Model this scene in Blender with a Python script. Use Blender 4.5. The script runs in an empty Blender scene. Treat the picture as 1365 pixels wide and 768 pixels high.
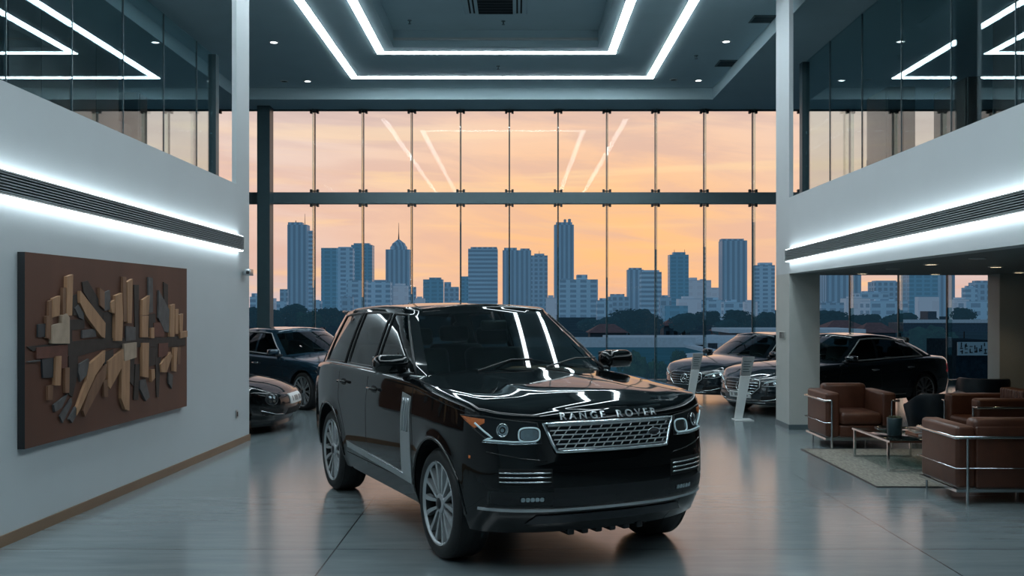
import bpy, bmesh, math, random
from mathutils import Vector, Matrix
from mathutils.bvhtree import BVHTree
PI = math.pi
random.seed(7)
COL = bpy.context.scene.collection
# ---------------------------------------------------------------- camera numbers (photo frame 1365x768)
FPX, VX, VY, EYE = 1285.0, 690.0, 410.0, 1.8
def wp(px, py, Y):
    """point of the real place at distance Y seen at a photo pixel (used to take measurements)"""
    return Vector(((px - VX) / FPX * Y, Y, EYE + (VY - py) / FPX * Y))

# ---------------------------------------------------------------- materials
def srgb(r, g, b):
    f = lambda c: (c / 255 / 12.92) if c / 255 <= .04045 else ((c / 255 + .055) / 1.055) ** 2.4
    return (f(r), f(g), f(b), 1)
def newmat(name):
    m = bpy.data.materials.new(name); m.use_nodes = True
    nt = m.node_tree; nt.nodes.clear()
    out = nt.nodes.new('ShaderNodeOutputMaterial')
    return m, nt, out
def nmath(nt, op, a, b=None, clamp=False):
    n = nt.nodes.new('ShaderNodeMath'); n.operation = op; n.use_clamp = clamp
    for i, v in enumerate((a, b)):
        if v is None: continue
        if hasattr(v, 'is_linked'): nt.links.new(v, n.inputs[i])
        else: n.inputs[i].default_value = v
    return n.outputs[0]
def pmat(name, col, rough=.5, metal=0., var=.08, scale=6., rvar=0., bump=0., stretch=(1, 1, 1), coat=0., spec=.5, emit=None, estr=0.):
    """principled surface with a procedural noise variation of its colour, roughness and relief"""
    m, nt, out = newmat(name)
    p = nt.nodes.new('ShaderNodeBsdfPrincipled')
    nt.links.new(p.outputs[0], out.inputs[0])
    p.inputs['Roughness'].default_value = rough; p.inputs['Metallic'].default_value = metal
    p.inputs['Coat Weight'].default_value = coat; p.inputs['Coat Roughness'].default_value = .02
    p.inputs['Specular IOR Level'].default_value = spec
    c = col if len(col) == 4 else (*col, 1)
    tc = nt.nodes.new('ShaderNodeTexCoord'); mp = nt.nodes.new('ShaderNodeMapping')
    mp.inputs['Scale'].default_value = stretch
    nt.links.new(tc.outputs['Object'], mp.inputs[0])
    nz = nt.nodes.new('ShaderNodeTexNoise'); nz.inputs['Scale'].default_value = scale; nz.inputs['Detail'].default_value = 4
    nt.links.new(mp.outputs[0], nz.inputs['Vector'])
    rp = nt.nodes.new('ShaderNodeValToRGB')
    rp.color_ramp.elements[0].position = .25; rp.color_ramp.elements[1].position = .75
    rp.color_ramp.elements[0].color = (*[max(0, x * (1 - var)) for x in c[:3]], 1)
    rp.color_ramp.elements[1].color = (*[x * (1 + var) for x in c[:3]], 1)
    nt.links.new(nz.outputs[0], rp.inputs[0]); nt.links.new(rp.outputs[0], p.inputs['Base Color'])
    if rvar:
        a = nmath(nt, 'MULTIPLY_ADD', nz.outputs[0], rvar * 2); a.node.inputs[2].default_value = rough - rvar
        nt.links.new(a, p.inputs['Roughness'])
    if bump:
        b = nt.nodes.new('ShaderNodeBump'); b.inputs['Strength'].default_value = bump; b.inputs['Distance'].default_value = .01
        nt.links.new(nz.outputs[0], b.inputs['Height']); nt.links.new(b.outputs[0], p.inputs['Normal'])
    if emit:
        p.inputs['Emission Color'].default_value = emit; p.inputs['Emission Strength'].default_value = estr
    return m
def emat(name, col, s):
    m, nt, out = newmat(name)
    e = nt.nodes.new('ShaderNodeEmission'); e.inputs[0].default_value = col; e.inputs[1].default_value = s
    nt.links.new(e.outputs[0], out.inputs[0]); return m
def gmat(name, tint, f0=.04, rough=0., gcol=(1, 1, 1, 1)):
    """sheet glass: clear tint, mirror share by Schlick's law, the same from both sides"""
    m, nt, out = newmat(name)
    g = nt.nodes.new('ShaderNodeNewGeometry')
    d = nt.nodes.new('ShaderNodeVectorMath'); d.operation = 'DOT_PRODUCT'
    nt.links.new(g.outputs['Normal'], d.inputs[0]); nt.links.new(g.outputs['Incoming'], d.inputs[1])
    a = nmath(nt, 'ABSOLUTE', d.outputs['Value'])
    a = nmath(nt, 'SUBTRACT', 1., a, True); a = nmath(nt, 'POWER', a, 5.)
    a = nmath(nt, 'MULTIPLY', a, 1 - f0); a = nmath(nt, 'ADD', a, f0, True)
    t = nt.nodes.new('ShaderNodeBsdfTransparent'); t.inputs[0].default_value = tint
    gl = nt.nodes.new('ShaderNodeBsdfGlossy'); gl.inputs['Roughness'].default_value = rough; gl.inputs['Color'].default_value = gcol
    mx = nt.nodes.new('ShaderNodeMixShader')
    nt.links.new(a, mx.inputs[0]); nt.links.new(t.outputs[0], mx.inputs[1]); nt.links.new(gl.outputs[0], mx.inputs[2])
    nt.links.new(mx.outputs[0], out.inputs[0]); return m

# ---------------------------------------------------------------- mesh building
class MB:
    def __init__(s): s.v = []; s.f = []
    def add(s, vs, fs):
        o = len(s.v); s.v += [Vector(v) for v in vs]; s.f += [tuple(i + o for i in f) for f in fs]; return s
    def box(s, x0, x1, y0, y1, z0, z1, M=None):
        vs = [Vector((x, y, z)) for z in (z0, z1) for y in (y0, y1) for x in (x0, x1)]
        if M: vs = [M @ v for v in vs]
        return s.add(vs, [(0, 2, 3, 1), (4, 5, 7, 6), (0, 1, 5, 4), (2, 6, 7, 3), (0, 4, 6, 2), (1, 3, 7, 5)])
    def rbox(s, x0, x1, y0, y1, z0, z1, r=.02, seg=3, M=None):
        bm = bmesh.new(); bmesh.ops.create_cube(bm, size=1)
        for v in bm.verts: v.co = Vector(((x0 + x1) / 2 + v.co.x * (x1 - x0), (y0 + y1) / 2 + v.co.y * (y1 - y0), (z0 + z1) / 2 + v.co.z * (z1 - z0)))
        r = min(r, .49 * min(x1 - x0, y1 - y0, z1 - z0))
        bmesh.ops.bevel(bm, geom=bm.edges[:], offset=r, segments=seg, affect='EDGES', profile=.5)
        return s.bm(bm, M)
    def bm(s, bm, M=None):
        bm.verts.index_update()
        vs = [(M @ v.co if M else v.co.copy()) for v in bm.verts]; fs = [tuple(v.index for v in f.verts) for f in bm.faces]
        bm.free(); return s.add(vs, fs)
    def tube(s, pts, r, n=8, closed=False, cap=True):
        pts = [Vector(p) for p in pts]; N = len(pts); vs = []; fs = []
        up = None
        for i, p in enumerate(pts):
            a = pts[(i - 1) % N] if (closed or i > 0) else p; b = pts[(i + 1) % N] if (closed or i < N - 1) else p
            t = (b - a).normalized()
            if up is None: up = Vector((0, 0, 1)) if abs(t.z) < .9 else Vector((1, 0, 0))
            u = (up - t * up.dot(t)).normalized(); w = t.cross(u); up = u
            rr = r[i] if isinstance(r, (list, tuple)) else r
            for k in range(n):
                an = 2 * PI * k / n; vs.append(p + (u * math.cos(an) + w * math.sin(an)) * rr)
        for i in range(N if closed else N - 1):
            j = (i + 1) % N
            for k in range(n): fs.append((i * n + k, i * n + (k + 1) % n, j * n + (k + 1) % n, j * n + k))
        if cap and not closed: fs += [tuple(range(n))[::-1], tuple(range((N - 1) * n, N * n))]
        return s.add(vs, fs)
    def lathe(s, prof, n=32, axis='Z', c=(0, 0, 0), close=False):
        c = Vector(c); vs = []; fs = []; m = len(prof)
        for k in range(n):
            a = 2 * PI * k / n
            for r, h in prof:
                if axis == 'Z': p = Vector((r * math.cos(a), r * math.sin(a), h))
                elif axis == 'Y': p = Vector((r * math.cos(a), h, r * math.sin(a)))
                else: p = Vector((h, r * math.cos(a), r * math.sin(a)))
                vs.append(p + c)
        for k in range(n):
            k2 = (k + 1) % n
            for i in range(m if close else m - 1):
                j = (i + 1) % m; fs.append((k * m + i, k2 * m + i, k2 * m + j, k * m + j))
        return s.add(vs, fs)
    def prism(s, poly, h0, h1, M=None):
        """poly in the local XY plane extruded from h0 to h1 in Z, then moved by M"""
        n = len(poly); vs = [Vector((x, y, h0)) for x, y in poly] + [Vector((x, y, h1)) for x, y in poly]
        if M: vs = [M @ v for v in vs]
        return s.add(vs, [tuple(range(n))[::-1], tuple(range(n, 2 * n))] + [(i, (i + 1) % n, (i + 1) % n + n, i + n) for i in range(n)])
    def grid(s, rows):
        m = len(rows[0]); vs = [p for r in rows for p in r]
        return s.add(vs, [(i * m + j, i * m + j + 1, (i + 1) * m + j + 1, (i + 1) * m + j) for i in range(len(rows) - 1) for j in range(m - 1)])
    def mesh(s, name, mat, smooth=False, fix=True):
        me = bpy.data.meshes.new(name); me.from_pydata([tuple(v) for v in s.v], [], s.f)
        if fix:
            bm = bmesh.new(); bm.from_mesh(me)
            bmesh.ops.recalc_face_normals(bm, faces=bm.faces[:]); bm.to_mesh(me); bm.free()
        if mat: me.materials.append(mat)
        if smooth is True: me.polygons.foreach_set('use_smooth', [True] * len(me.polygons))
        elif smooth:
            me.polygons.foreach_set('use_smooth', [True] * len(me.polygons))
            me.set_sharp_from_angle(angle=math.radians(smooth))
        me.update(); return me
    def build(s, name, mat, parent=None, smooth=False, fix=True):
        o = bpy.data.objects.new(name, s.mesh(name, mat, smooth, fix)); COL.objects.link(o)
        if parent: o.parent = parent
        return o
def tag(o, label, cat, group=None):
    o['label'] = label; o['category'] = cat
    if group: o['group'] = group
    return o
def thing(name, label, cat, loc=(0, 0, 0), rz=0., group=None):
    o = bpy.data.objects.new(name, None); COL.objects.link(o); o.empty_display_size = .1
    o.location = loc; o.rotation_euler = (0, 0, rz); return tag(o, label, cat, group)
def struct(o): o['kind'] = 'structure'; return o
def centre(o):
    """move a mesh's origin to the bottom centre of its box, geometry staying where it is"""
    me = o.data; xs = [v.co for v in me.vertices]
    c = Vector(((min(v.x for v in xs) + max(v.x for v in xs)) / 2, (min(v.y for v in xs) + max(v.y for v in xs)) / 2, min(v.z for v in xs)))
    me.transform(Matrix.Translation(-c)); o.location = o.location + c; return o
def dup(root, loc, rz, label, group=None):
    def cp(o, par):
        c = o.copy(); COL.objects.link(c)
        if par: c.parent = par
        for k in [k for k in ALLCH.get(o.name, [])]: cp(k, c)
        return c
    ALLCH = {}
    for o in bpy.data.objects:
        if o.parent: ALLCH.setdefault(o.parent.name, []).append(o)
    r = cp(root, None); r.location = loc; r.rotation_euler = (0, 0, rz); r['label'] = label
    if group: r['group'] = group
    return r
def lerp(a, b, t): return a + (b - a) * t
def interp(tab, x):
    """smooth (monotone cubic) interpolation of a sorted table of (x, y)"""
    n = len(tab)
    if x <= tab[0][0]: return tab[0][1]
    if x >= tab[-1][0]: return tab[-1][1]
    d = [(tab[i + 1][1] - tab[i][1]) / (tab[i + 1][0] - tab[i][0]) for i in range(n - 1)]
    for i in range(n - 1):
        if x <= tab[i + 1][0]: break
    def m(k):
        if k == 0: return d[0]
        if k == n - 1: return d[-1]
        return 0 if d[k - 1] * d[k] <= 0 else 2 * d[k - 1] * d[k] / (d[k - 1] + d[k])
    h = tab[i + 1][0] - tab[i][0]; t = (x - tab[i][0]) / h
    return (tab[i][1] * (2 * t ** 3 - 3 * t * t + 1) + h * m(i) * (t ** 3 - 2 * t * t + t) + tab[i + 1][1] * (3 * t * t - 2 * t ** 3) + h * m(i + 1) * (t ** 3 - t * t))
def sstep(a, b, x):
    t = min(1, max(0, (x - a) / (b - a))); return t * t * (3 - 2 * t)

# ---------------------------------------------------------------- the materials of the place
M = {}
M['wall'] = pmat('white_wall_paint', (.50, .54, .56), .55, var=.02, scale=2)
M['soffit'] = pmat('grey_soffit_paint', (.17, .20, .205), .6, var=.03)
M['ceil'] = pmat('ceiling_paint', (.46, .60, .65), .6, var=.03, scale=1.5)
M['column'] = pmat('column_paint', (.42, .44, .42), .55, var=.03)
M['dark'] = pmat('dark_teal_steel', (.045, .085, .1), .4, var=.08)
M['steel'] = pmat('grey_steel_beam', (.11, .16, .18), .4, metal=.3, var=.06)
M['black'] = pmat('black_plastic', (.01, .012, .014), .45)
M['void'] = pmat('dark_void', (.004, .005, .006), .8)
M['trim'] = pmat('bright_trim', (.52, .55, .57), .28, metal=.35, var=.03)
M['chrome'] = pmat('polished_chrome', (.62, .66, .68), .12, metal=1, var=.04)
M['slat'] = pmat('vent_slat_paint', (.26, .31, .33), .5, var=.04)
M['satin'] = pmat('satin_aluminium', (.5, .54, .56), .32, metal=1, var=.05)
M['led'] = emat('cool_led', (.80, .94, 1, 1), 22)
M['ledslot'] = emat('cool_slot_led', (.80, .94, 1, 1), 11)
M['warm'] = emat('warm_lamp', (1, .78, .5, 1), 9)
M['cool'] = emat('cool_lamp', (.95, .97, 1, 1), 8)
M['glass'] = gmat('window_glass', (.97, .985, .985, 1), .010)
M['fin'] = gmat('fin_glass', (.80, .88, .86, 1), .06)
M['roomglass'] = gmat('teal_room_glass', (.84, .92, .93, 1), .085, gcol=(.85, .97, 1, 1))
M['tableglass'] = gmat('table_glass', (.45, .6, .6, 1), .06)
M['leather'] = pmat('cognac_leather', (.070, .024, .0125), .42, var=.16, scale=9, bump=.12)
M['navy'] = pmat('navy_leather', (.008, .016, .024), .38, var=.1)
M['white'] = pmat('white_lacquer', (.55, .58, .58), .4, var=.03)
M['oak'] = pmat('wood_skirting', (.2, .125, .075), .5, var=.2, stretch=(1, .15, 1))
# ================================================================ camera and sky
sc = bpy.context.scene
cd = bpy.data.cameras.new('camera'); cam = bpy.data.objects.new('camera', cd); COL.objects.link(cam)
cam.location = (0, 0, EYE); cam.rotation_euler = (PI / 2, 0, 0)
cd.sensor_width = 36; cd.lens = 36 * FPX / 1365; cd.shift_x = -(VX - 682.5) / 1365; cd.shift_y = (VY - 384) / 1365
cd.clip_start = .05; cd.clip_end = 3000
sc.camera = cam
sc.view_settings.view_transform = 'Standard'; sc.view_settings.look = 'None'
sc.cycles.max_bounces = 10; sc.cycles.transparent_max_bounces = 24; sc.cycles.glossy_bounces = 5
sc.cycles.sample_clamp_indirect = 6; sc.cycles.use_denoising = True; sc.cycles.caustics_reflective = False
w = bpy.data.worlds.new('dusk_sky'); sc.world = w; w.use_nodes = True
nt = w.node_tree; nt.nodes.clear(); L = nt.links.new
out = nt.nodes.new('ShaderNodeOutputWorld'); bg = nt.nodes.new('ShaderNodeBackground'); L(bg.outputs[0], out.inputs[0])
tc = nt.nodes.new('ShaderNodeTexCoord'); sp = nt.nodes.new('ShaderNodeSeparateXYZ'); L(tc.outputs['Generated'], sp.inputs[0])
el = nmath(nt, 'ARCSINE', sp.outputs[2]); el = nmath(nt, 'MULTIPLY', el, 2 / PI)      # 0 horizon .. 1 zenith
def ramp(src, stops, interp_='EASE'):
    r = nt.nodes.new('ShaderNodeValToRGB'); r.color_ramp.interpolation = interp_
    while len(r.color_ramp.elements) < len(stops): r.color_ramp.elements.new(.5)
    for e, (p, c) in zip(r.color_ramp.elements, stops): e.position = p; e.color = c if len(c) == 4 else (*c, 1)
    L(src, r.inputs[0]); return r.outputs[0]
sun = ramp(el, [(0, srgb(238, 176, 138)), (.03, srgb(252, 190, 128)), (.07, srgb(250, 193, 138)), (.115, srgb(244, 200, 168)), (.16, srgb(216, 182, 170)),
                (.30, srgb(150, 150, 160)), (.6, srgb(70, 100, 125)), (1, srgb(45, 80, 105))], 'LINEAR')
side = ramp(el, [(0, srgb(208, 184, 182)), (.05, srgb(230, 194, 178)), (.1, srgb(232, 204, 190)), (.16, srgb(198, 182, 180)),
                 (.30, srgb(130, 140, 155)), (.6, srgb(65, 98, 122)), (1, srgb(45, 80, 105))], 'LINEAR')
back = ramp(el, [(0, srgb(70, 100, 122)), (.2, srgb(84, 118, 142)), (.5, srgb(60, 95, 120)), (1, srgb(45, 80, 105))], 'LINEAR')
def mix(a, b, f):
    m = nt.nodes.new('ShaderNodeMix'); m.data_type = 'RGBA'
    L(a, m.inputs[6]); L(b, m.inputs[7])
    if hasattr(f, 'is_linked'): L(f, m.inputs[0])
    else: m.inputs[0].default_value = f
    return m.outputs[2]
az = nmath(nt, 'ARCTAN2', sp.outputs[0], sp.outputs[1])                                # 0 ahead, + to the right
d = nmath(nt, 'SUBTRACT', az, .09); d = nmath(nt, 'ABSOLUTE', d)
f1 = nt.nodes.new('ShaderNodeMapRange'); f1.interpolation_type = 'SMOOTHSTEP'; f1.inputs[1].default_value = .03; f1.inputs[2].default_value = .36
L(d, f1.inputs[0])
f2 = nt.nodes.new('ShaderNodeMapRange'); f2.interpolation_type = 'SMOOTHSTEP'; f2.inputs[1].default_value = .7; f2.inputs[2].default_value = 1.9
L(d, f2.inputs[0])
# clouds: long soft bands
cb = nt.nodes.new('ShaderNodeCombineXYZ'); L(nmath(nt, 'MULTIPLY', az, 5), cb.inputs[0])
tilt = nmath(nt, 'MULTIPLY', az, 3.2); L(nmath(nt, 'ADD', nmath(nt, 'MULTIPLY', el, 46), tilt), cb.inputs[1])
n1 = nt.nodes.new('ShaderNodeTexNoise'); n1.inputs['Scale'].default_value = 1.1; n1.inputs['Detail'].default_value = 6; n1.inputs['Roughness'].default_value = .55; n1.inputs['Distortion'].default_value = .5
L(cb.outputs[0], n1.inputs['Vector'])
cb2 = nt.nodes.new('ShaderNodeCombineXYZ'); L(nmath(nt, 'MULTIPLY', az, 3), cb2.inputs[0]); L(nmath(nt, 'MULTIPLY', el, 70), cb2.inputs[1]); cb2.inputs[2].default_value = 4
n2 = nt.nodes.new('ShaderNodeTexNoise'); n2.inputs['Scale'].default_value = .8; n2.inputs['Detail'].default_value = 5; n2.inputs['Distortion'].default_value = .8
L(cb2.outputs[0], n2.inputs['Vector'])
base = mix(sun, side, f1.outputs[0])
cl = ramp(n1.outputs[0], [(.36, (0, 0, 0)), (.64, (1, 1, 1))])
greyc = ramp(el, [(0, srgb(222, 174, 152)), (.08, srgb(222, 178, 160)), (.14, srgb(188, 168, 168)), (.4, srgb(110, 120, 135))], 'LINEAR')
base = mix(base, greyc, nmath(nt, 'MULTIPLY', cl, .62))
hi = ramp(n2.outputs[0], [(.52, (0, 0, 0)), (.72, (1, 1, 1))])
glow = ramp(el, [(0, srgb(255, 196, 120)), (.08, srgb(255, 214, 158)), (.15, srgb(250, 226, 202)), (.4, srgb(150, 150, 160))], 'LINEAR')
base = mix(base, glow, nmath(nt, 'MULTIPLY', hi, .5))
base = mix(base, back, f2.outputs[0])
L(base, bg.inputs[0]); bg.inputs[1].default_value = 1.14

# ================================================================ the room shell
YW = 22.5                                   # window wall
def sbox(name, mat, *a):
    return struct(centre(MB().box(*a).build(name, mat)))
# floor: polished concrete with fine brushed streaks and joints
m, nt, out = newmat('polished_floor'); L = nt.links.new
p = nt.nodes.new('ShaderNodeBsdfPrincipled'); L(p.outputs[0], out.inputs[0])
g = nt.nodes.new('ShaderNodeNewGeometry'); sx = nt.nodes.new('ShaderNodeSeparateXYZ'); L(g.outputs['Position'], sx.inputs[0])
mp = nt.nodes.new('ShaderNodeMapping'); mp.inputs['Scale'].default_value = (.5, 3.2, 1); L(g.outputs['Position'], mp.inputs[0])
nz = nt.nodes.new('ShaderNodeTexNoise'); nz.inputs['Scale'].default_value = 2.4; nz.inputs['Detail'].default_value = 8; nz.inputs['Roughness'].default_value = .65; L(mp.outputs[0], nz.inputs['Vector'])
nb = nt.nodes.new('ShaderNodeTexNoise'); nb.inputs['Scale'].default_value = .5; nb.inputs['Detail'].default_value = 3; L(g.outputs['Position'], nb.inputs['Vector'])
r = nt.nodes.new('ShaderNodeValToRGB'); r.color_ramp.elements[0].position = .3; r.color_ramp.elements[1].position = .7
r.color_ramp.elements[0].color = (.140, .174, .186, 1); r.color_ramp.elements[1].color = (.190, .226, .238, 1); L(nz.outputs[0], r.inputs[0])
def joint(src, off, per):
    a = nmath(nt, 'SUBTRACT', src, off); a = nmath(nt, 'PINGPONG', a, per / 2)
    return nmath(nt, 'LESS_THAN', a, .006)
j = nmath(nt, 'MAXIMUM', joint(sx.outputs[0], -1.357, 4.34), joint(sx.outputs[1], 7.18, 4.34))
mx = nt.nodes.new('ShaderNodeMix'); mx.data_type = 'RGBA'; L(j, mx.inputs[0]); L(r.outputs[0], mx.inputs[6]); mx.inputs[7].default_value = (.03, .035, .04, 1)
L(mx.outputs[2], p.inputs['Base Color'])
ra = nmath(nt, 'MULTIPLY_ADD', nz.outputs[0], .10); ra.node.inputs[2].default_value = .085
rb = nmath(nt, 'MULTIPLY_ADD', nb.outputs[0], .08); L(ra, rb.node.inputs[2])
L(rb, p.inputs['Roughness']); p.inputs['Specular IOR Level'].default_value = .5; p.inputs['IOR'].default_value = 1.85
bp = nt.nodes.new('ShaderNodeBump'); bp.inputs['Strength'].default_value = .035; bp.inputs['Distance'].default_value = .02; L(nz.outputs[0], bp.inputs['Height']); L(bp.outputs[0], p.inputs['Normal'])
M['floor'] = m
sbox('floor', M['floor'], -13, 14, -6, YW + .2, -.25, 0)

# left block: splayed wall, ledge, upper slab
XL = lambda Y: -3.64 - .0411 * (13.07 - Y)
ZL = lambda Y: 3.40 + .019 * (13.07 - Y)
def wedge(name, mat, f, y0, y1, xo, z0f, z1f):
    vs = []
    for Y in (y0, y1):
        for z in (z0f(Y), z1f(Y)): vs += [(f(Y), Y, z), (xo, Y, z)]
    return struct(centre(MB().add(vs, [(0, 1, 3, 2), (4, 6, 7, 5), (0, 2, 6, 4), (1, 5, 7, 3), (2, 3, 7, 6), (0, 4, 5, 1)]).build(name, mat)))
wedge('wall_left', M['wall'], XL, -6, 12.55, -5.0, lambda Y: 0, ZL)
wedge('wall_left_foot', M['wall'], XL, 12.55, 13.07, -5.0, lambda Y: 0, ZL)
wedge('wall_left_pier', M['wall'], XL, 12.55, 13.07, -3.72, ZL, lambda Y: 6.67)
sbox('wall_left_back', M['wall'], -13, -5.0, 12.9, 13.07, 0, 3.4)
sbox('wall_left_ledge', M['soffit'], -13, -5.0, -6, 13.07, 3.15, 3.4)
sbox('wall_left_slab', M['soffit'], -13, -5.4, 13.07, 18.2, 3.15, 3.4)
wedge('baseboard_left', M['oak'], lambda Y: XL(Y) + .015, -6, 13.085, -3.9 - .6, lambda Y: 0, lambda Y: .085)
# right block: fascia over the lounge, column, soffit
sbox('wall_right', M['wall'], 4.0, 4.2, -6, 14.2, 2.30, 3.42)
sbox('wall_right_foot', M['wall'], 4.0, 4.45, 14.2, 14.92, 2.30, 3.42)
sbox('wall_right_pier', M['wall'], 4.0, 4.06, 14.2, 14.92, 3.42, 6.67)
sbox('wall_right_column', M['column'], 4.0, 4.45, 14.2, 14.92, 0, 2.30)
sbox('baseboard_column', M['steel'], 3.99, 4.46, 14.185, 14.935, 0, .075)
sbox('ceiling_lounge', M['soffit'], 4.2, 14, -6, 14.92, 2.30, 2.45)
sbox('wall_right_ledge', M['soffit'], 4.2, 14, -6, 14.2, 3.2, 3.42)
sbox('wall_right_slab', M['soffit'], 5.3, 14, 14.2, 18.4, 3.2, 3.42)
sbox('wall_lounge_pillar', M['column'], 7.10, 9.6, 14.2, 14.56, 0, 2.30)
sbox('wall_lounge_side', M['column'], 9.5, 9.7, -6, 14.2, 0, 2.30)
sbox('wall_back', M['ceil'], -13, 14, -6.2, -6, -.25, 7)
sbox('wall_outer_left', M['dark'], -13.2, -13, -6, YW + .2, -.25, 7)
sbox('wall_outer_right', M['dark'], 14, 14.2, -6, YW + .2, -.25, 7)
# ceiling with trays: ring, inner raised tray, lower side strips, window beam
ZC, ZS = 6.68, 6.42
LX0, LX1, LYB, LYF = -3.46, 2.80, 20.4, 1.2
IX0, IX1, IYB, IYF = -2.62, 1.80, 18.42, 3.2
tx0, tx1, tyb, tyf = -2.36, 1.54, 18.1, 3.5
sbox('ceiling_ring_left', M['ceil'], -6.2, tx0, -6, 21.4, ZC, ZC + .1)
sbox('ceiling_ring_right', M['ceil'], tx1, 4.33, -6, 21.4, ZC, ZC + .1)
sbox('ceiling_ring_back', M['ceil'], tx0, tx1, tyb, 21.4, ZC, ZC + .1)
sbox('ceiling_ring_front', M['ceil'], tx0, tx1, -6, tyf, ZC, ZC + .1)
sbox('ceiling_tray', M['ceil'], tx0, tx1, tyf, tyb, 7.0, 7.1)
for i, a in enumerate(((tx0 + .0005, tx0 + .03, tyf + .03, tyb - .03), (tx1 - .03, tx1 - .0005, tyf + .03, tyb - .03), (tx0 + .0005, tx1 - .0005, tyb - .03, tyb - .0005), (tx0 + .0005, tx1 - .0005, tyf + .0005, tyf + .03))):
    sbox('trim_tray_%d' % (i + 1), M['ceil'], *a, ZC + .001, 6.9995)
sbox('trim_tray_5', M['white'], tx0 + .035, tx1 - .035, tyb - .07, tyb - .031, ZC + .13, ZC + .17)  # pale bar painted in for the light on the tray's back rim
sbox('ceiling_side_left', M['ceil'], -13, -6.2, -6, YW + .2, ZS, ZC + .1)
sbox('ceiling_side_right', M['ceil'], 4.33, 14, -6, YW + .2, ZS, ZC + .1)
sbox('ceiling_beam', M['ceil'], -6.2, 4.33, 21.4, YW + .2, ZS, ZC + .1)

# window wall
zt0, zt1, ztop = 4.216, 4.479, 6.42
sbox('trim_transom', M['steel'], -13, 14, YW - .1, YW + .1, zt0, zt1)
sbox('trim_head', M['dark'], -13, 14, YW - .02, YW + .06, ztop - .03, ztop)
sbox('trim_sill', M['steel'], -13, 14, YW - .06, YW + .1, 0, .12)
sbox('trim_post', M['dark'], -5.96, -5.67, YW - .45, YW - .12, 0, ZC)
sp_ = 64.8 / FPX * YW
x_first = (679 - VX) / FPX * YW
xs = sorted(x_first + sp_ * k for k in range(-11, 13) if -13 < x_first + sp_ * k < 14)
fin0 = MB().box(-.012, .012, -.30, .03, .12, zt0 - .0)
n = 0
bars = {}
for (za, zb, key) in ((.12, zt0, 'low'), (zt1, ztop - .03, 'up')):
    mb = MB().box(-.016, .016, -.03, .02, za, zb); bars[key] = mb.mesh('mullion', M['dark'])
    bars[key + 'f'] = MB().box(-.008, .008, -.26, -.035, za, zb).mesh('glass_fin', M['fin'])
    c = MB()
    for zz, s in ((za, 1), (zb, -1)):
        if zz < .2: continue
        c.box(-.1, -.05, -.09, .0, min(zz, zz + s * .07), max(zz, zz + s * .07)); c.box(.05, .1, -.09, .0, min(zz, zz + s * .07), max(zz, zz + s * .07))
        c.box(-.05, .05, -.06, -.02, min(zz + s * .02, zz + s * .045), max(zz + s * .02, zz + s * .045))
    bars[key + 'c'] = c.mesh('clamp', M['black'])
for x in xs:
    for key in ('low', 'up'):
        o = bpy.data.objects.new('mullion', bars[key]); COL.objects.link(o); o.location = (x, YW, 0); struct(o)
        for nm, kk in (('glass_fin', 'f'), ('clamp', 'c')):
            q = bpy.data.objects.new(nm, bars[key + kk]); COL.objects.link(q); q.parent = o
edges = [-13] + xs + [14]
for a, b in zip(edges[:-1], edges[1:]):
    for za, zb in ((.12, zt0), (zt1, ztop - .03)):
        n += 1
        struct(centre(MB().add([(a + .016, YW, za), (b - .016, YW, za), (b - .016, YW, zb), (a + .016, YW, zb)], [(0, 1, 2, 3)]).build('window_%d' % n, M['glass'])))

# upper rooms behind glass
for sgn, xg, y1, nm in ((-1, -5.57, 17.75, 'left'), (1, 5.42, 18.3, 'right')):
    zz = 3.4 if sgn < 0 else 3.42
    ys = [-2 + 1.56 * k for k in range(20) if -2 + 1.56 * k < y1 - .3] + [y1 - .18]
    for a, b in zip(ys[:-1], ys[1:]):
        n += 1
        struct(centre(MB().box(xg - .006, xg + .006, a + .004, b - .004, zz, ZS).build('window_%d' % n, M['roomglass'])))
        if abs(b - a) > .5: struct(centre(MB().box(xg - .012, xg + .012, a - .006, a + .006, zz, ZS).build('trim_glass_joint_' + nm + '_%d' % n, M['dark'])))
    sbox('trim_glass_end_' + nm, M['dark'], xg - .07, xg + .07, y1 - .18, y1, zz, ZS)

# ================================================================ ceiling lights and fittings
def strip(label, x0, x1, y0, y1, grp):
    t = thing('light_strip', label, 'ceiling light', ((x0 + x1) / 2, (y0 + y1) / 2, ZC - .0112), 0, grp)
    hx, hy = (x1 - x0) / 2, (y1 - y0) / 2
    e = .014
    MB().box(-hx, hx, -hy, hy, .004, .011).build('housing', M['white'], t)
    nseg = max(1, round(max(hx, hy) * 2 / 3.2))
    mb = MB()
    for k in range(nseg):
        if hx > hy: mb.box(-hx + e + 2 * hx * k / nseg, -hx - e + 2 * hx * (k + 1) / nseg + .008, -hy + e, hy - e, -.006, .003)
        else: mb.box(-hx + e, hx - e, -hy + e + 2 * hy * k / nseg, -hy - e + 2 * hy * (k + 1) / nseg + .008, -.006, .003)
    mb.build('diffuser', M['led'], t)
wd = .085
for nm, X0, X1, YB, YF, adj in (('outer', LX0, LX1, LYB, LYF, 'wider'), ('inner', IX0, IX1, IYB, IYF, 'smaller')):
    strip('long white light strip across the back of the %s ceiling ring, parallel to the window' % nm, X0 - wd, X1 + wd, YB - .075, YB + .105, 'ceiling light strips')
    strip('white light strip along the left side of the %s ceiling ring' % nm, X0 - wd, X0 + wd, YF, YB - .075, 'ceiling light strips')
    strip('white light strip along the right side of the %s ceiling ring' % nm, X1 - wd, X1 + wd, YF, YB - .075, 'ceiling light strips')
    strip('white light strip closing the %s ceiling ring over the entrance' % nm, X0 - wd, X1 + wd, YF - 2 * wd, YF, 'ceiling light strips')
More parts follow.
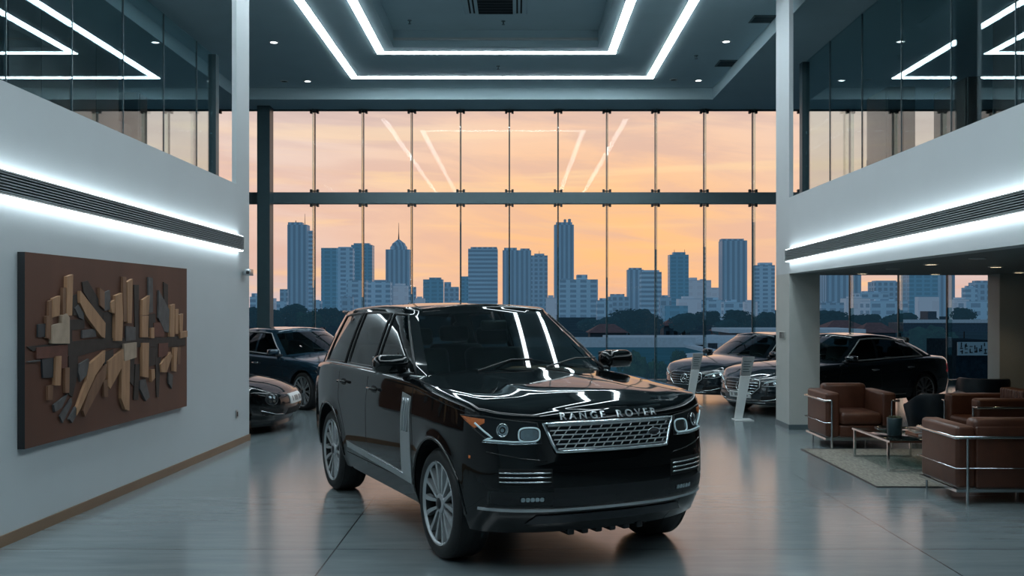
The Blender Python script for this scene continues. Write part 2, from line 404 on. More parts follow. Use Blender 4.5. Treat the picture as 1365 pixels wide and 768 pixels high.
def downlight(label, x, y, z, lit, mat, grp, r=.075):
    t = thing('downlight', label, 'ceiling light', (x, y, z), 0, grp)
    MB().lathe([(r, -.001), (r, -.012), (r * .72, -.014), (r * .70, -.001)], 24).build('bezel', M['white'], t, 40)
    MB().lathe([(r * .70, -.004), (0, -.004)], 24).build('lens', M[mat] if lit else M['void'], t)
def at_z(px, py, z):
    Y = (z - EYE) * FPX / (VY - py); return (px - VX) / FPX * Y, Y
for px, py, lit, lb in ((365, 56, 1, 'small lit downlight by the left pier, far from the window'), (410, 108, 1, 'small lit downlight left of the outer light ring, near the window beam'),
                        (379, 108, 0, 'dark round unlit downlight beside the post top on the left'), (898, 106, 0, 'dark round unlit downlight right of the outer ring corner'),
                        (931, 107, 1, 'small lit downlight on the right near the window beam'), (968, 55, 1, 'small lit downlight on the right between ceiling vents and outer ring')):
    x, y = at_z(px, py, ZC)
    if x > 4.2: x, y = at_z(px, py, ZS); downlight(lb, x, y, ZS, lit, 'cool', 'showroom ceiling downlights', .09)
    else: downlight(lb, x, y, ZC, lit, 'cool', 'showroom ceiling downlights', .09)
for px, py, lit, lb in ((1149, 364, 1, 'warm lounge downlight nearest the column'), (1190, 358, 0, 'unlit lounge downlight second from the column'), (1241, 351.5, 1, 'bright warm lounge downlight above the dark sedan'),
                        (1247, 365, 1, 'warm lounge downlight at the window edge of the lounge ceiling'), (1303, 344, 0, 'unlit lounge downlight closest to the right frame edge'), (1327, 355, 1, 'warm lounge downlight over the right lounge pillar'),
                        (1359, 362.5, 1, 'warm lounge downlight against the beige wall at far right')):
    x, y = at_z(px, py, 2.30); downlight(lb, x, min(y, 14.7), 2.30, lit, 'warm', 'lounge downlights', .085)
def ceil_vent(label, px, py, wx, wy):
    x, y = at_z(px, py, ZS)
    if x < 4.4: x, y = at_z(px, py, ZC); z = ZC
    else: z = ZS
    t = thing('ceiling_vent', label, 'air vent', (x, y, z), 0, 'square ceiling vents')
    mb = MB(); mb.box(-wx, wx, -wy, -wy + .03, -.014, -.001).box(-wx, wx, wy - .03, wy, -.014, -.001).box(-wx, -wx + .03, -wy, wy, -.014, -.001).box(wx - .03, wx, -wy, wy, -.014, -.001)
    mb.build('frame', M['dark'], t)
    MB().box(-wx + .03, wx - .03, -wy + .03, wy - .03, -.004, -.001).build('backing', M['void'], t)
    for k in range(6):
        yy = -wy + .05 + (2 * wy - .1) * k / 5
        MB().box(-wx + .03, wx - .03, yy - .008, yy + .008, -.012, -.005).build('slat', M['dark'], t)
ceil_vent('dark grey ceiling vent near the top right, larger of the two', 1018, 25, .21, .21)
ceil_vent('dark grey ceiling vent nearer the window on the right', 970, 84, .21, .25)
# cassette air conditioner in the tray
xa, ya = at_z(661, 16, 7.0)
t = thing('air_conditioner', 'square ceiling cassette air conditioner with dark centre grille in the raised tray', 'air conditioner', (xa, ya + .02, 7.0))
MB().rbox(-.55, .55, -1.1, 0, -.045, -.001, .02).build('casing', M['ceil'], t, 30)
MB().box(-.30, .30, -.88, -.09, -.052, -.0455).build('intake', M['void'], t)
for k in range(6):
    MB().box(-.30, .30, -.86 + .15 * k, -.83 + .15 * k, -.058, -.0525).build('grille_slat', M['black'], t)
for s in (-1, 1):
    MB().box(min(s * .36, s * .39), max(s * .36, s * .39), -.95, -.1, -.05, -.0455).build('outlet', M['void'], t)
    MB().box(min(s * .43, s * .46), max(s * .43, s * .46), -.95, -.1, -.05, -.0455).build('outlet', M['void'], t)
def sprinkler(label, px, py, z):
    x, y = at_z(px, py, z)
    t = thing('sprinkler', label, 'sprinkler', (x, y, z), 0, 'ceiling sprinklers')
    MB().lathe([(.04, -.001), (.035, -.012), (.012, -.015), (.012, -.06), (0, -.06)], 16).build('body', M['steel'], t, 40)
    MB().lathe([(0, -.062), (.03, -.064), (.03, -.068), (0, -.068)], 16).build('deflector', M['steel'], t, 40)
sprinkler('small ceiling sprinkler in the tray below the air conditioner', 661, 45, 7.0)
sprinkler('small ceiling sprinkler right of the tray centre line', 671, 28, 7.0)
sprinkler('small ceiling sprinkler on the ring between inner and outer light strips', 664, 88, ZC)
sprinkler('small ceiling sprinkler at the left of the raised tray', 546, 27, 7.0)
sprinkler('small ceiling sprinkler right side between downlight and outer light strip', 928, 74, ZC)

# long wall vents with light slots above and below
def wall_vent(label, side, y0, y1, zf0, zf1, xf, slats=7):
    t = thing('wall_vent', label, 'air vent', (xf(y0), y0, 0))
    O = Vector((xf(y0), y0, 0)); d = .085
    def pr(Ya, Yb, a, b, u0, u1):
        # a..b fraction of height, u0..u1 stand-off from the wall
        vs = []
        for Y in (Ya, Yb):
            for u in (u0, u1):
                for q in (a, b): vs.append(Vector((xf(Y) - side * u, Y, lerp(zf0(Y), zf1(Y), q))) - O)
        return vs, [(0, 1, 3, 2), (4, 6, 7, 5), (0, 2, 6, 4), (1, 5, 7, 3), (2, 3, 7, 6), (0, 4, 5, 1)]
    mb = MB(); mb.add(*pr(y0, y1, 0, .07, .002, d)); mb.add(*pr(y0, y1, .93, 1, .002, d)); mb.add(*pr(y1 - .03, y1, 0, 1, .002, d)); mb.build('frame', M['white'], t)
    MB().add(*pr(y0, y1 - .03, .07, .93, .004, .02)).build('backing', M['void'], t)
    for k in range(slats):
        a = .07 + .86 * (k + .28) / slats
        MB().add(*pr(y0, y1 - .03, a, a + .86 * .44 / slats, .03, d - .005)).build('slat', M['slat'], t)
    mb = MB(); mb.add(*pr(y0, y1 - .01, 1.0, 1.05, .012, d - .02)); mb.add(*pr(y0, y1 - .01, -.05, 0., .012, d - .02))
    mb.build('light_slot', M['ledslot'], t)
wall_vent('long slatted air vent with glowing edges along the left wall above the artwork', -1, 3.0, 12.63, lambda Y: 2.545 + .0166 * (12.63 - Y), lambda Y: 2.725 + .0176 * (12.63 - Y), XL)
wall_vent('long slatted air vent with glowing edges along the right fascia above the lounge', 1, 3.0, 14.17, lambda Y: 2.475 + .0105 * (14.17 - Y), lambda Y: 2.64 + .0115 * (14.17 - Y), lambda Y: 4.0)
# small wall fittings
def wallbox(name, label, cat, x, y, z, parts):
    t = thing(name, label, cat, (x, y, z))
    for nm, mat, a in parts: MB().rbox(*a, r=.006).build(nm, M[mat], t, 30)
    return t
Yc = 3.64 / (363 / FPX); yy = 12.82
wallbox('security_camera', 'small grey security camera on the left pier beside the window', 'camera', XL(yy), yy, EYE + (VY - 364) / FPX * yy,
        [('bracket', 'satin', (.0, .05, -.02, .02, -.03, .03)), ('housing', 'satin', (.05, .12, -.1, .06, -.035, .05)), ('lens', 'black', (.07, .11, -.115, -.1, -.015, .03))])
yy = 12.55
wallbox('wall_switch', 'small wall switch plate low on the left wall near the pier', 'switch', XL(yy), yy, EYE + (VY - 552) / FPX * yy,
        [('plate', 'satin', (0, .012, -.04, .04, -.05, .05)), ('rocker', 'black', (.012, .018, -.022, .022, -.03, .03))])
t = wallbox('wall_sign', 'small grey sign with dark figures on the right column', 'sign', 4.0, 14.55, EYE + (VY - 447) / FPX * 14.55,
            [('plate', 'column', (-.012, 0, -.17, .17, -.06, .06))])
mb = MB()
for a, b in ((-.13, -.10), (-.06, -.01), (.02, .07), (.09, .12)):
    mb.box(-.0145, -.0125, a, a + .014, -.045, .045); mb.box(-.0145, -.0125, b - .014, b, -.045, .045); mb.box(-.0145, -.0125, a, b, .03, .045)
mb.box(-.0145, -.0125, .02, .07, -.008, .006); mb.box(-.0145, -.0125, .02, .07, -.045, -.032)
mb.build('figures', M['black'], t)

# tall dark cabinets in the upper rooms
for lb, x0, x1, y0, y1, z0, h in (('tall dark cabinet in the left upper room, nearest to the camera', -8.6, -7.0, 13.2, 16.9, 3.4, 2.75), ('narrow dark cabinet in the left upper room near its window', -7.5, -7.0, 18.3 - .5, 19.4 - .5 - .7, 3.4, 2.35),
                          ('low dark cabinet between the two taller ones in the left upper room', -7.9, -7.1, 17.0, 17.7, 3.4, 1.7),
                          ('tall dark cabinet in the right upper room, nearest to the camera', 7.2, 8.8, 11.2, 14.6, 3.42, 2.8), ('dark cabinet with a lower top in the right upper room, middle of three', 7.0, 8.2, 15.0, 16.2, 3.42, 1.95),
                          ('narrow dark cabinet in the right upper room near the window', 6.6, 7.1, 17.2, 18.2, 3.42, 2.3)):
    t = thing('cabinet', lb, 'cabinet', ((x0 + x1) / 2, (y0 + y1) / 2, z0 + .03), 0, 'upper room cabinets')
    hx, hy = (x1 - x0) / 2, (y1 - y0) / 2; s = 1 if x0 < 0 else -1
    MB().rbox(-hx, hx, -hy, hy, 0, h, .02).build('carcass', M['black'], t, 30)
    k = max(1, round(hy * 2 / .9))
    for i in range(k):
        a = -hy + .02 + (2 * hy - .04) * i / k; b = -hy + .02 + (2 * hy - .04) * (i + 1) / k
        xa, xb = sorted((s * hx, s * (hx + .02)))
        dr = MB().rbox(xa, xb, a + .01, b - .01, .06, h - .03, .004).build('door', M['black'], t, 30)
        xa, xb = sorted((s * (hx + .02), s * (hx + .045)))
        MB().box(xa, xb, b - .08, b - .06, h * .4, h * .4 + .2).build('handle', M['steel'], dr)
# lamps
def area(name, loc, rot, sx_, sy_, power, col):
    ld = bpy.data.lights.new(name, 'AREA'); ld.shape = 'RECTANGLE'; ld.size = sx_; ld.size_y = sy_; ld.energy = power; ld.color = col
    o = bpy.data.objects.new(name, ld); COL.objects.link(o); o.location = loc; o.rotation_euler = rot; return o
def spot(name, loc, power, col, size=1.6):
    ld = bpy.data.lights.new(name, 'SPOT'); ld.energy = power; ld.color = col; ld.spot_size = size; ld.spot_blend = .8; ld.shadow_soft_size = .06
    o = bpy.data.objects.new(name, ld); COL.objects.link(o); o.location = loc; return o
for px, py in ((1149, 364), (1241, 351.5), (1327, 355), (1359, 362.5)):
    x, y = at_z(px, py, 2.30); spot('lounge_downlight_lamp', (x, min(y, 14.0), 2.27), 11, (1, .78, .5))
spot('lounge_downlight_lamp', (5.0, 9.6, 2.27), 7, (1, .82, .6), 2.2)
spot('lounge_downlight_lamp', (4.9, 12.0, 2.27), 8, (1, .82, .6), 2.2)
# ================================================================ the city outside
GZ = -5.0
struct(centre(MB().box(-1600, 1600, YW + .25, 2600, GZ - 1, GZ).build('ground', pmat('city_ground', (.022, .045, .06), 1, var=.5, scale=.05, spec=0, emit=(.004, .010, .016, 1), estr=1))))  # faint blue glow painted into the ground material
def facade(name, dark, light, haze, per_u, per_v, fu=.55, fv=.5, glassy=.35):
    m, nt, out = newmat(name); L = nt.links.new
    p = nt.nodes.new('ShaderNodeBsdfPrincipled'); L(p.outputs[0], out.inputs[0]); p.inputs['Roughness'].default_value = glassy
    tc = nt.nodes.new('ShaderNodeTexCoord'); sx = nt.nodes.new('ShaderNodeSeparateXYZ'); L(tc.outputs['Object'], sx.inputs[0])
    u = nmath(nt, 'ADD', sx.outputs[0], nmath(nt, 'MULTIPLY', sx.outputs[1], .83))
    a = nmath(nt, 'LESS_THAN', nmath(nt, 'FRACT', nmath(nt, 'DIVIDE', u, per_u)), fu)
    b = nmath(nt, 'LESS_THAN', nmath(nt, 'FRACT', nmath(nt, 'DIVIDE', sx.outputs[2], per_v)), fv)
    pat = nmath(nt, 'MULTIPLY', a, b)
    nz = nt.nodes.new('ShaderNodeTexNoise'); nz.inputs['Scale'].default_value = .05; nz.inputs['Detail'].default_value = 3
    L(tc.outputs['Object'], nz.inputs['Vector'])
    mx = nt.nodes.new('ShaderNodeMix'); mx.data_type = 'RGBA'; L(pat, mx.inputs[0]); mx.inputs[6].default_value = light; mx.inputs[7].default_value = dark
    m2 = nt.nodes.new('ShaderNodeMix'); m2.data_type = 'RGBA'; L(nmath(nt, 'MULTIPLY', nz.outputs[0], .5), m2.inputs[0]); L(mx.outputs[2], m2.inputs[6]); m2.inputs[7].default_value = dark
    L(m2.outputs[2], p.inputs['Base Color'])
    # evening haze between building and showroom, painted into the facade as emission
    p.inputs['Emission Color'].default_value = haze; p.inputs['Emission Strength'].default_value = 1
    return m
HZ = (.042, .084, .130, 1)  # haze glow painted into facades and flat roofs
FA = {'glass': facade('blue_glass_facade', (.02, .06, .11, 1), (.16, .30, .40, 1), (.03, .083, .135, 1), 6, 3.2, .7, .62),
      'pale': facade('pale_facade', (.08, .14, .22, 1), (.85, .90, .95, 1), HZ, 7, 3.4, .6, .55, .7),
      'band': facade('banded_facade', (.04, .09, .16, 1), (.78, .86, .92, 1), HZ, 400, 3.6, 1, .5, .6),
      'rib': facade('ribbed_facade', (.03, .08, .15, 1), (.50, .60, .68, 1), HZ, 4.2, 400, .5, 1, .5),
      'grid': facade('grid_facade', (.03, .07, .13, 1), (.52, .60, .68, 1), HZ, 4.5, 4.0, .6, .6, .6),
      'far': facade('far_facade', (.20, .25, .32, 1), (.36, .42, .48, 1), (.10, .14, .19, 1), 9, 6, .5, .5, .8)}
RF = pmat('flat_roof', (.16, .22, .28), .8, emit=HZ, estr=1)  # emission paints the evening haze onto the roofs too
def tower(label, cat, x0, x1, ytop, Y, fac, steps=(), depth=.75, roofbits=(), mast=None, crown=False, lit=.5, grp='city skyline buildings'):
    """x0,x1,ytop: photo measurements; steps: (fraction0, fraction1, extra pixels up) blocks on the roof"""
    k = Y / FPX; w = (x1 - x0) * k; h = EYE + (VY - ytop) * k - GZ; cx = ((x0 + x1) / 2 - VX) * k; d = w * depth
    t = thing('building', label, cat, (cx, Y + d / 2, GZ), 0, grp)
    MB().box(-w / 2, w / 2, -d / 2, d / 2, 0, h).build('facade', FA[fac], t)
    MB().box(-w / 2, w / 2, -d / 2, d / 2, h, h + .5 * k).build('roof', RF, t)
    for a, b, e, f2 in steps:
        s = MB().box(-w / 2 + a * w, -w / 2 + b * w, -d * .32, d * .3, h + .5 * k, h + e * k).build('upper_block', FA[f2 or fac], t)
    for a, b, e in roofbits:
        MB().box(-w / 2 + a * w, -w / 2 + b * w, -d * .2, d * .2, h + .5 * k, h + e * k).build('roof_plant', RF, t)
    if crown:
        r = w * .36
        MB().lathe([(r, h + .5 * k), (r, h + 4 * k), (r * .8, h + 7 * k), (r * .75, h + 9 * k), (r * .45, h + 11.5 * k), (r * .18, h + 14 * k), (0, h + 15 * k)], 12).build('dome', FA['rib'], t)
    if mast:
        for a, z0, z1, r in mast:
            MB().tube([(-w / 2 + a * w, 0, h + z0 * k), (-w / 2 + a * w, 0, h + z1 * k)], [r * k, r * k * .4], 6).build('mast', M['dark'], t)
    return t
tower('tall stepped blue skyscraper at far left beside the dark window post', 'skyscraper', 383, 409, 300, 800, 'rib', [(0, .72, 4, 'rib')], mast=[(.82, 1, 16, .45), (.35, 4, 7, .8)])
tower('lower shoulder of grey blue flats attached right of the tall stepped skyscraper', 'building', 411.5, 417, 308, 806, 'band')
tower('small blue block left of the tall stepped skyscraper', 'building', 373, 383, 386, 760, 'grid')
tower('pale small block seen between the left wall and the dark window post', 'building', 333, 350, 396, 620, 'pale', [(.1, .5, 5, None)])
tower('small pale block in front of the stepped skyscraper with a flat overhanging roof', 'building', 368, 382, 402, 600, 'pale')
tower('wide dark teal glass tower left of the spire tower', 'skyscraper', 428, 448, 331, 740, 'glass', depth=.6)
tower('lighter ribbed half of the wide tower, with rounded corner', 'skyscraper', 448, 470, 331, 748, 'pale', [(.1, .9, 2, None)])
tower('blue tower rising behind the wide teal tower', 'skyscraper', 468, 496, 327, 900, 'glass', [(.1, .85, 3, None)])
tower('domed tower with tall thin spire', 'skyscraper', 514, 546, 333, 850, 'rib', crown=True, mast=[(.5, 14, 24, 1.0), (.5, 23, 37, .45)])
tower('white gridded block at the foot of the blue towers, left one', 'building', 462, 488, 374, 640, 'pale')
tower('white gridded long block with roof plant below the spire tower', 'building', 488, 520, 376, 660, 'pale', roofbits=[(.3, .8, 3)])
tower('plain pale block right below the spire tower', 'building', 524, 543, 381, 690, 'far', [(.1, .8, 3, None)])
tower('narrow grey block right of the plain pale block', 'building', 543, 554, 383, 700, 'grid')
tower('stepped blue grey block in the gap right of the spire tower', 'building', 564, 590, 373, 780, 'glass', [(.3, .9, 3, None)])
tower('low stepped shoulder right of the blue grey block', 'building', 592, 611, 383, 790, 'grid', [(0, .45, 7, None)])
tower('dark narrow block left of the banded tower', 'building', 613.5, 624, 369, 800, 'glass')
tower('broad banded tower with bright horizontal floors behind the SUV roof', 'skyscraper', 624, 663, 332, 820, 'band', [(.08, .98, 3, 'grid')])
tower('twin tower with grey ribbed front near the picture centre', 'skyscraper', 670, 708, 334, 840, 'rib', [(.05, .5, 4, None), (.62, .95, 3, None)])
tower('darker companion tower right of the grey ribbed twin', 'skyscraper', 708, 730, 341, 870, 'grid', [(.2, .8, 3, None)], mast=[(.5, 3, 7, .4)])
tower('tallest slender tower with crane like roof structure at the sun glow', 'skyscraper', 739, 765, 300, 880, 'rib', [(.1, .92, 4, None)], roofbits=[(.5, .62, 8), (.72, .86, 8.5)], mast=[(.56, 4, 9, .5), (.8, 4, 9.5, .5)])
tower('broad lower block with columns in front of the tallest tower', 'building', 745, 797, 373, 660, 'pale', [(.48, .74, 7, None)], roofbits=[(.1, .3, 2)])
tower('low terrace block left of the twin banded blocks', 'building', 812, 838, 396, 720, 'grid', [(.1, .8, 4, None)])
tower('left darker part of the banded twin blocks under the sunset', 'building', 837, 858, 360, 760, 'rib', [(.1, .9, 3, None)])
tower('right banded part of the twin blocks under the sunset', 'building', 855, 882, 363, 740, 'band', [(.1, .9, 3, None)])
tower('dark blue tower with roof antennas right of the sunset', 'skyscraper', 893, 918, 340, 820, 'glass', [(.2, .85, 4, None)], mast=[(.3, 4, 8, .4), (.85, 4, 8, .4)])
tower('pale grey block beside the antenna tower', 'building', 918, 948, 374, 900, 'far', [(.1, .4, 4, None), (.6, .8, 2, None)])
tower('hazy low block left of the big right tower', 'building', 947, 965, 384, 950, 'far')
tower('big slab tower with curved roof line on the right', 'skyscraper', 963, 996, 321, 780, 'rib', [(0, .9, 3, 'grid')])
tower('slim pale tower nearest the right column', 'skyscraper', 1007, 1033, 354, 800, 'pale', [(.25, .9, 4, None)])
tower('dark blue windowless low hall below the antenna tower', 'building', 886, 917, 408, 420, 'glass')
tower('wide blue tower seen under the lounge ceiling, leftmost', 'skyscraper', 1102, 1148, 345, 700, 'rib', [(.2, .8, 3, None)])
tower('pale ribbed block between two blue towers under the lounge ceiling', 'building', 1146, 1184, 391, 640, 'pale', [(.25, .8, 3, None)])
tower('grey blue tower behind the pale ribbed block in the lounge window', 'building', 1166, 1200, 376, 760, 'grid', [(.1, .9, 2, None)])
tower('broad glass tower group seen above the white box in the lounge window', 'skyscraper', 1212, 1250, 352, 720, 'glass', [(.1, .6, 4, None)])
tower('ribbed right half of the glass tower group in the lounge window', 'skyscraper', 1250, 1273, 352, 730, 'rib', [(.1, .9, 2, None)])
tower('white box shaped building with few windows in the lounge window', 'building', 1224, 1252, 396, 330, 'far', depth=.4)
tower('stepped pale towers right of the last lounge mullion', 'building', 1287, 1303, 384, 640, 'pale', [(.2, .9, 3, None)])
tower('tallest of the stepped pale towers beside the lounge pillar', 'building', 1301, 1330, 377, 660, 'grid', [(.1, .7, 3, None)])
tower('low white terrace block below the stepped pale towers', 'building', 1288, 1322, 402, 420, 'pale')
rnd = random.Random(3)
adj = ['low hazy house row', 'low white house block', 'squat grey block', 'low blue grey block', 'flat pale block']
where = [(352, 366, 'left of the stepped skyscraper'), (417, 428, 'right of the stepped skyscraper'), (455, 470, 'below the wide teal tower'), (553, 566, 'left of the stepped blue grey block'), (596, 622, 'below the stepped shoulder'),
         (728, 742, 'between the twin and the tallest tower'), (796, 816, 'in the gap under the sunset glow'), (880, 895, 'left of the antenna tower'), (905, 935, 'below the antenna tower'), (935, 968, 'below the hazy block'),
         (993, 1010, 'between the slab tower and the slim pale tower'), (965, 990, 'at the foot of the big slab tower'), (1095, 1125, 'at the foot of the leftmost lounge tower'), (1128, 1160, 'below the pale ribbed lounge block'), (1160, 1210, 'across the middle of the lounge window'), (1272, 1292, 'behind the last lounge mullion')]
for i, (a, b, wh) in enumerate(where):
    tower(adj[i % 5] + ' ' + wh, 'building', a, b, rnd.uniform(396, 405), rnd.uniform(430, 560), ['far', 'pale', 'grid', 'far', 'pale'][i % 5], [(.2, .7, rnd.uniform(1.5, 4), None)], grp='low city blocks')

# trees
LEAF = [pmat('tree_foliage_%s' % n, c, 1, var=.7, scale=2.2, spec=0, emit=(.008, .022, .034, 1), estr=1) for n, c in (('dark', (.012, .032, .036)), ('blue', (.016, .045, .05)), ('green', (.018, .05, .03)))]  # emission paints blue distance haze into the leaves
BARK = pmat('bark', (.03, .028, .025), .9, var=.3)
def crown_mesh(seed, mat):
    r = random.Random(seed); mb = MB()
    for k in range(16):
        a = r.uniform(0, 2 * PI); q = r.uniform(0, .34); z = r.uniform(.42, .86); rr = r.uniform(.13, .22) * (1.15 - abs(z - .6))
        bm = bmesh.new(); bmesh.ops.create_icosphere(bm, subdivisions=2, radius=1)
        for v in bm.verts:
            s = r.uniform(.72, 1.18)
            v.co = Vector((q * math.cos(a) + v.co.x * rr * s, q * math.sin(a) + v.co.y * rr * s, z + v.co.z * rr * s * .85))
        mb.bm(bm)
    # loose leaf tufts give the outline its broken edge
    for k in range(420):
        d = Vector((r.gauss(0, 1), r.gauss(0, 1), r.gauss(0, 1))).normalized(); c = Vector((0, 0, .62)) + Vector((d.x * .46, d.y * .46, d.z * .32)) * r.uniform(.8, 1.08)
        u = Vector((r.gauss(0, 1), r.gauss(0, 1), r.gauss(0, 1))).normalized() * .035; v = d.cross(u).normalized() * .03
        mb.add([c - u - v, c + u - v, c + u + v, c - u + v], [(0, 1, 2, 3)])
    return mb.mesh('crown', mat, fix=False)
CROWNS = [crown_mesh(i, LEAF[i % 3]) for i in range(6)]
trunk_me = MB().tube([(0, 0, 0), (.01, 0, .25), (0, .01, .5)], [.035, .028, .018], 7).mesh('trunk', BARK, True)
def tree(label, px, ytop, ybot, wpx, Y, var, grp='trees outside'):
    gz = GZ
    k = Y / FPX; x = (px - VX) * k; z0 = EYE + (VY - ybot) * k; h = (ybot - ytop) * k * 1.06
    z0 = min(z0, EYE + (VY - ybot) * k)
    t = thing('tree', label, 'tree', (x, Y, gz), 0, grp)
    zoff = max(z0 - gz, .3 * h)
    for nm, me in (('crown', CROWNS[var % 6]), ('trunk', trunk_me)):
        o = bpy.data.objects.new(nm, me); COL.objects.link(o); o.parent = t
        if nm == 'crown': o.scale = (wpx * k, wpx * k, h / .75); o.location = (0, 0, zoff - .28 * h)
        else: o.scale = (wpx * k * .8, wpx * k * .8, (zoff + h * .5) / .5)
    return t
TR = [(345, 412, 440, 40, 110, 0, 'dark tree between left wall and window post, behind the blue car'), (392, 408, 436, 46, 120, 1, 'dark rounded tree left of the SUV, below the stepped skyscraper'), (432, 412, 440, 40, 100, 3, 'dark tree directly left of the SUV roof'),
      (365, 415, 442, 30, 95, 4, 'small dark tree right behind the window post'), (412, 418, 446, 34, 80, 2, 'low tree behind the windscreen of the blue car'), (455, 416, 440, 26, 130, 0, 'small tree touching the SUV rear window in view'),
      (838, 414, 449, 62, 105, 3, 'large dark tree cluster in the middle of the right window bays'), (812, 424, 448, 40, 95, 1, 'dark tree left of the large cluster, behind the white ledge'), (866, 420, 448, 40, 110, 0, 'dark tree right of the large cluster'),
      (785, 426, 444, 34, 120, 4, 'tree low behind the SUV windscreen corner'), (912, 420, 446, 44, 120, 1, 'dark tree under the antenna tower'), (940, 416, 436, 40, 170, 3, 'far hazy tree line piece below the hazy block'),
      (985, 415, 436, 44, 170, 0, 'far tree line piece left of the slim pale tower'), (1022, 418, 446, 36, 120, 4, 'dark tree beside the right column'), (968, 428, 452, 40, 90, 1, 'tree behind the roof of the rear sedan'),
      (1002, 428, 452, 40, 106, 3, 'tree above the hood of the rear sedan, near the column'), (1112, 416, 440, 56, 140, 0, 'dark tree at left edge of the lounge window'), (1150, 420, 440, 50, 150, 3, 'dark tree behind the red roofs in the lounge window'),
      (1200, 420, 448, 56, 130, 1, 'dark tree in the middle of the lounge window'), (1238, 424, 446, 40, 120, 4, 'dark tree behind the concrete pier outside'), (1285, 412, 432, 34, 160, 0, 'dark tree right of the last lounge mullion'),
      (1244, 441, 500, 70, 48, 2, 'nearer green tree behind the tail of the dark sedan'), (1216, 450, 500, 46, 54, 5, 'nearer green tree left of the one behind the sedan tail'),
      (842, 474, 528, 44, 24.6, 2, 'green shrub outside the glass just right of the SUV mirror'), (876, 482, 528, 34, 25, 5, 'low green shrub outside the glass left of the rear sedan'), (905, 468, 500, 24, 25.6, 5, 'small green shrub behind the rear sedan nose')]
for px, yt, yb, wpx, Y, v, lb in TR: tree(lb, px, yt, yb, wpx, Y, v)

# houses with red tile roofs and near structures
TILE = pmat('red_tile_roof', (.13, .052, .045), .8, var=.4, scale=3, emit=(.012, .012, .018, 1), estr=1)  # slight bluish glow painted into the tiles
HW = pmat('house_wall', (.10, .13, .15), .8, var=.4, scale=1)
def house(label, x0, x1, yridge, yeave, ybase, Y, grp='tiled houses outside'):
    k = Y / FPX; w = (x1 - x0) * k; cx = ((x0 + x1) / 2 - VX) * k
    zr, ze = EYE + (VY - yridge) * k - GZ, EYE + (VY - yeave) * k - GZ
    t = thing('house', label, 'house', (cx, Y, GZ), 0, grp); d = w * .45; q = w * .32
    MB().box(-w * .44, w * .44, -d * .8, d * .8, 0, ze).build('wall', HW, t)
    MB().add([(-w / 2, -d, ze), (w / 2, -d, ze), (w / 2, d, ze), (-w / 2, d, ze), (-w / 2 + q, 0, zr), (w / 2 - q, 0, zr)], [(0, 1, 5, 4), (2, 3, 4, 5), (1, 2, 5), (3, 0, 4), (3, 2, 1, 0)]).build('roof', TILE, t)
    for i in range(3):
        a = -w * .36 + i * w * .26
        MB().box(a, a + w * .12, -d * .8 - .02, -d * .8 - .001, max(.3, ze - 2.2), ze - .7).build('window', M['black'], t)
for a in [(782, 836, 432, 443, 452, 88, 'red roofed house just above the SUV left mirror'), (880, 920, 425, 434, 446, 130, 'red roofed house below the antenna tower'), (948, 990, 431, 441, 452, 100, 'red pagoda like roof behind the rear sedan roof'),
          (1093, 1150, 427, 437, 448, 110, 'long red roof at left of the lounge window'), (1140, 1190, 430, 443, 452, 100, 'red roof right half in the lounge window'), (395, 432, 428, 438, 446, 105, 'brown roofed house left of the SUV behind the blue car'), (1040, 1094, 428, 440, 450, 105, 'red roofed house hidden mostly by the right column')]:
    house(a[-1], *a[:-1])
NEARM = {'pale': pmat('pale_concrete', (.34, .42, .48), 1, var=.15, spec=0, emit=(.05, .075, .10, 1), estr=1), 'teal': pmat('teal_sheet_roof', (.022, .075, .11), 1, var=.25, scale=.7, spec=0, emit=(.008, .03, .045, 1), estr=1), 'conc': pmat('grey_concrete', (.14, .17, .2), .8, var=.2), 'shed': pmat('dark_shed', (.02, .035, .045), 1, var=.3, spec=0)}  # pale and teal surfaces carry a painted blue glow
def slab(name, label, cat, x0, x1, y0, y1, z0, z1, mat, parts=()):
    t = thing(name, label, cat, ((x0 + x1) / 2, (y0 + y1) / 2, z0)); cx, cy = (x0 + x1) / 2, (y0 + y1) / 2
    MB().box(x0 - cx, x1 - cx, y0 - cy, y1 - cy, 0, z1 - z0).build('body', NEARM[mat], t)
    for nm, mt, a in parts: MB().box(a[0] - cx, a[1] - cx, a[2] - cy, a[3] - cy, a[4] - z0, a[5] - z0).build(nm, NEARM[mt], t)
    return t
# neighbouring low building: teal roof with a pale parapet
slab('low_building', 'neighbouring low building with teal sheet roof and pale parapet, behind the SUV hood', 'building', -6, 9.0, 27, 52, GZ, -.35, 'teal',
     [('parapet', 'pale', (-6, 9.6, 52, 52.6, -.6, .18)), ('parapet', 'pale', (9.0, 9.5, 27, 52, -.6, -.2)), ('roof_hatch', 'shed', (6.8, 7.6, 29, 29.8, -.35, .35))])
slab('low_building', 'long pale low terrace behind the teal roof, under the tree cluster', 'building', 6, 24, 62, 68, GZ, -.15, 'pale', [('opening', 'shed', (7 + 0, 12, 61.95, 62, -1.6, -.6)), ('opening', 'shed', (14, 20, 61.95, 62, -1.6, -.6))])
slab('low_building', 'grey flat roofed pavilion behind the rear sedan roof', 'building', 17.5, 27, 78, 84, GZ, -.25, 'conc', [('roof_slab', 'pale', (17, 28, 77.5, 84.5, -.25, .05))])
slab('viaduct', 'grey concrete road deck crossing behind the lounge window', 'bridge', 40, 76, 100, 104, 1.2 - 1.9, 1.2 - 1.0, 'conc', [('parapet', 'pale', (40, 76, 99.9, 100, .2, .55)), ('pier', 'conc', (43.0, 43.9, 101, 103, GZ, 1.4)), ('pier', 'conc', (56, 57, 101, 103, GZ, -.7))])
slab('low_building', 'pale low sheds in front of the trees in the lounge window', 'building', 20, 30, 70, 74, GZ, -1.2, 'pale', [('opening', 'shed', (21, 28, 69.95, 70, -3, -1.8))])
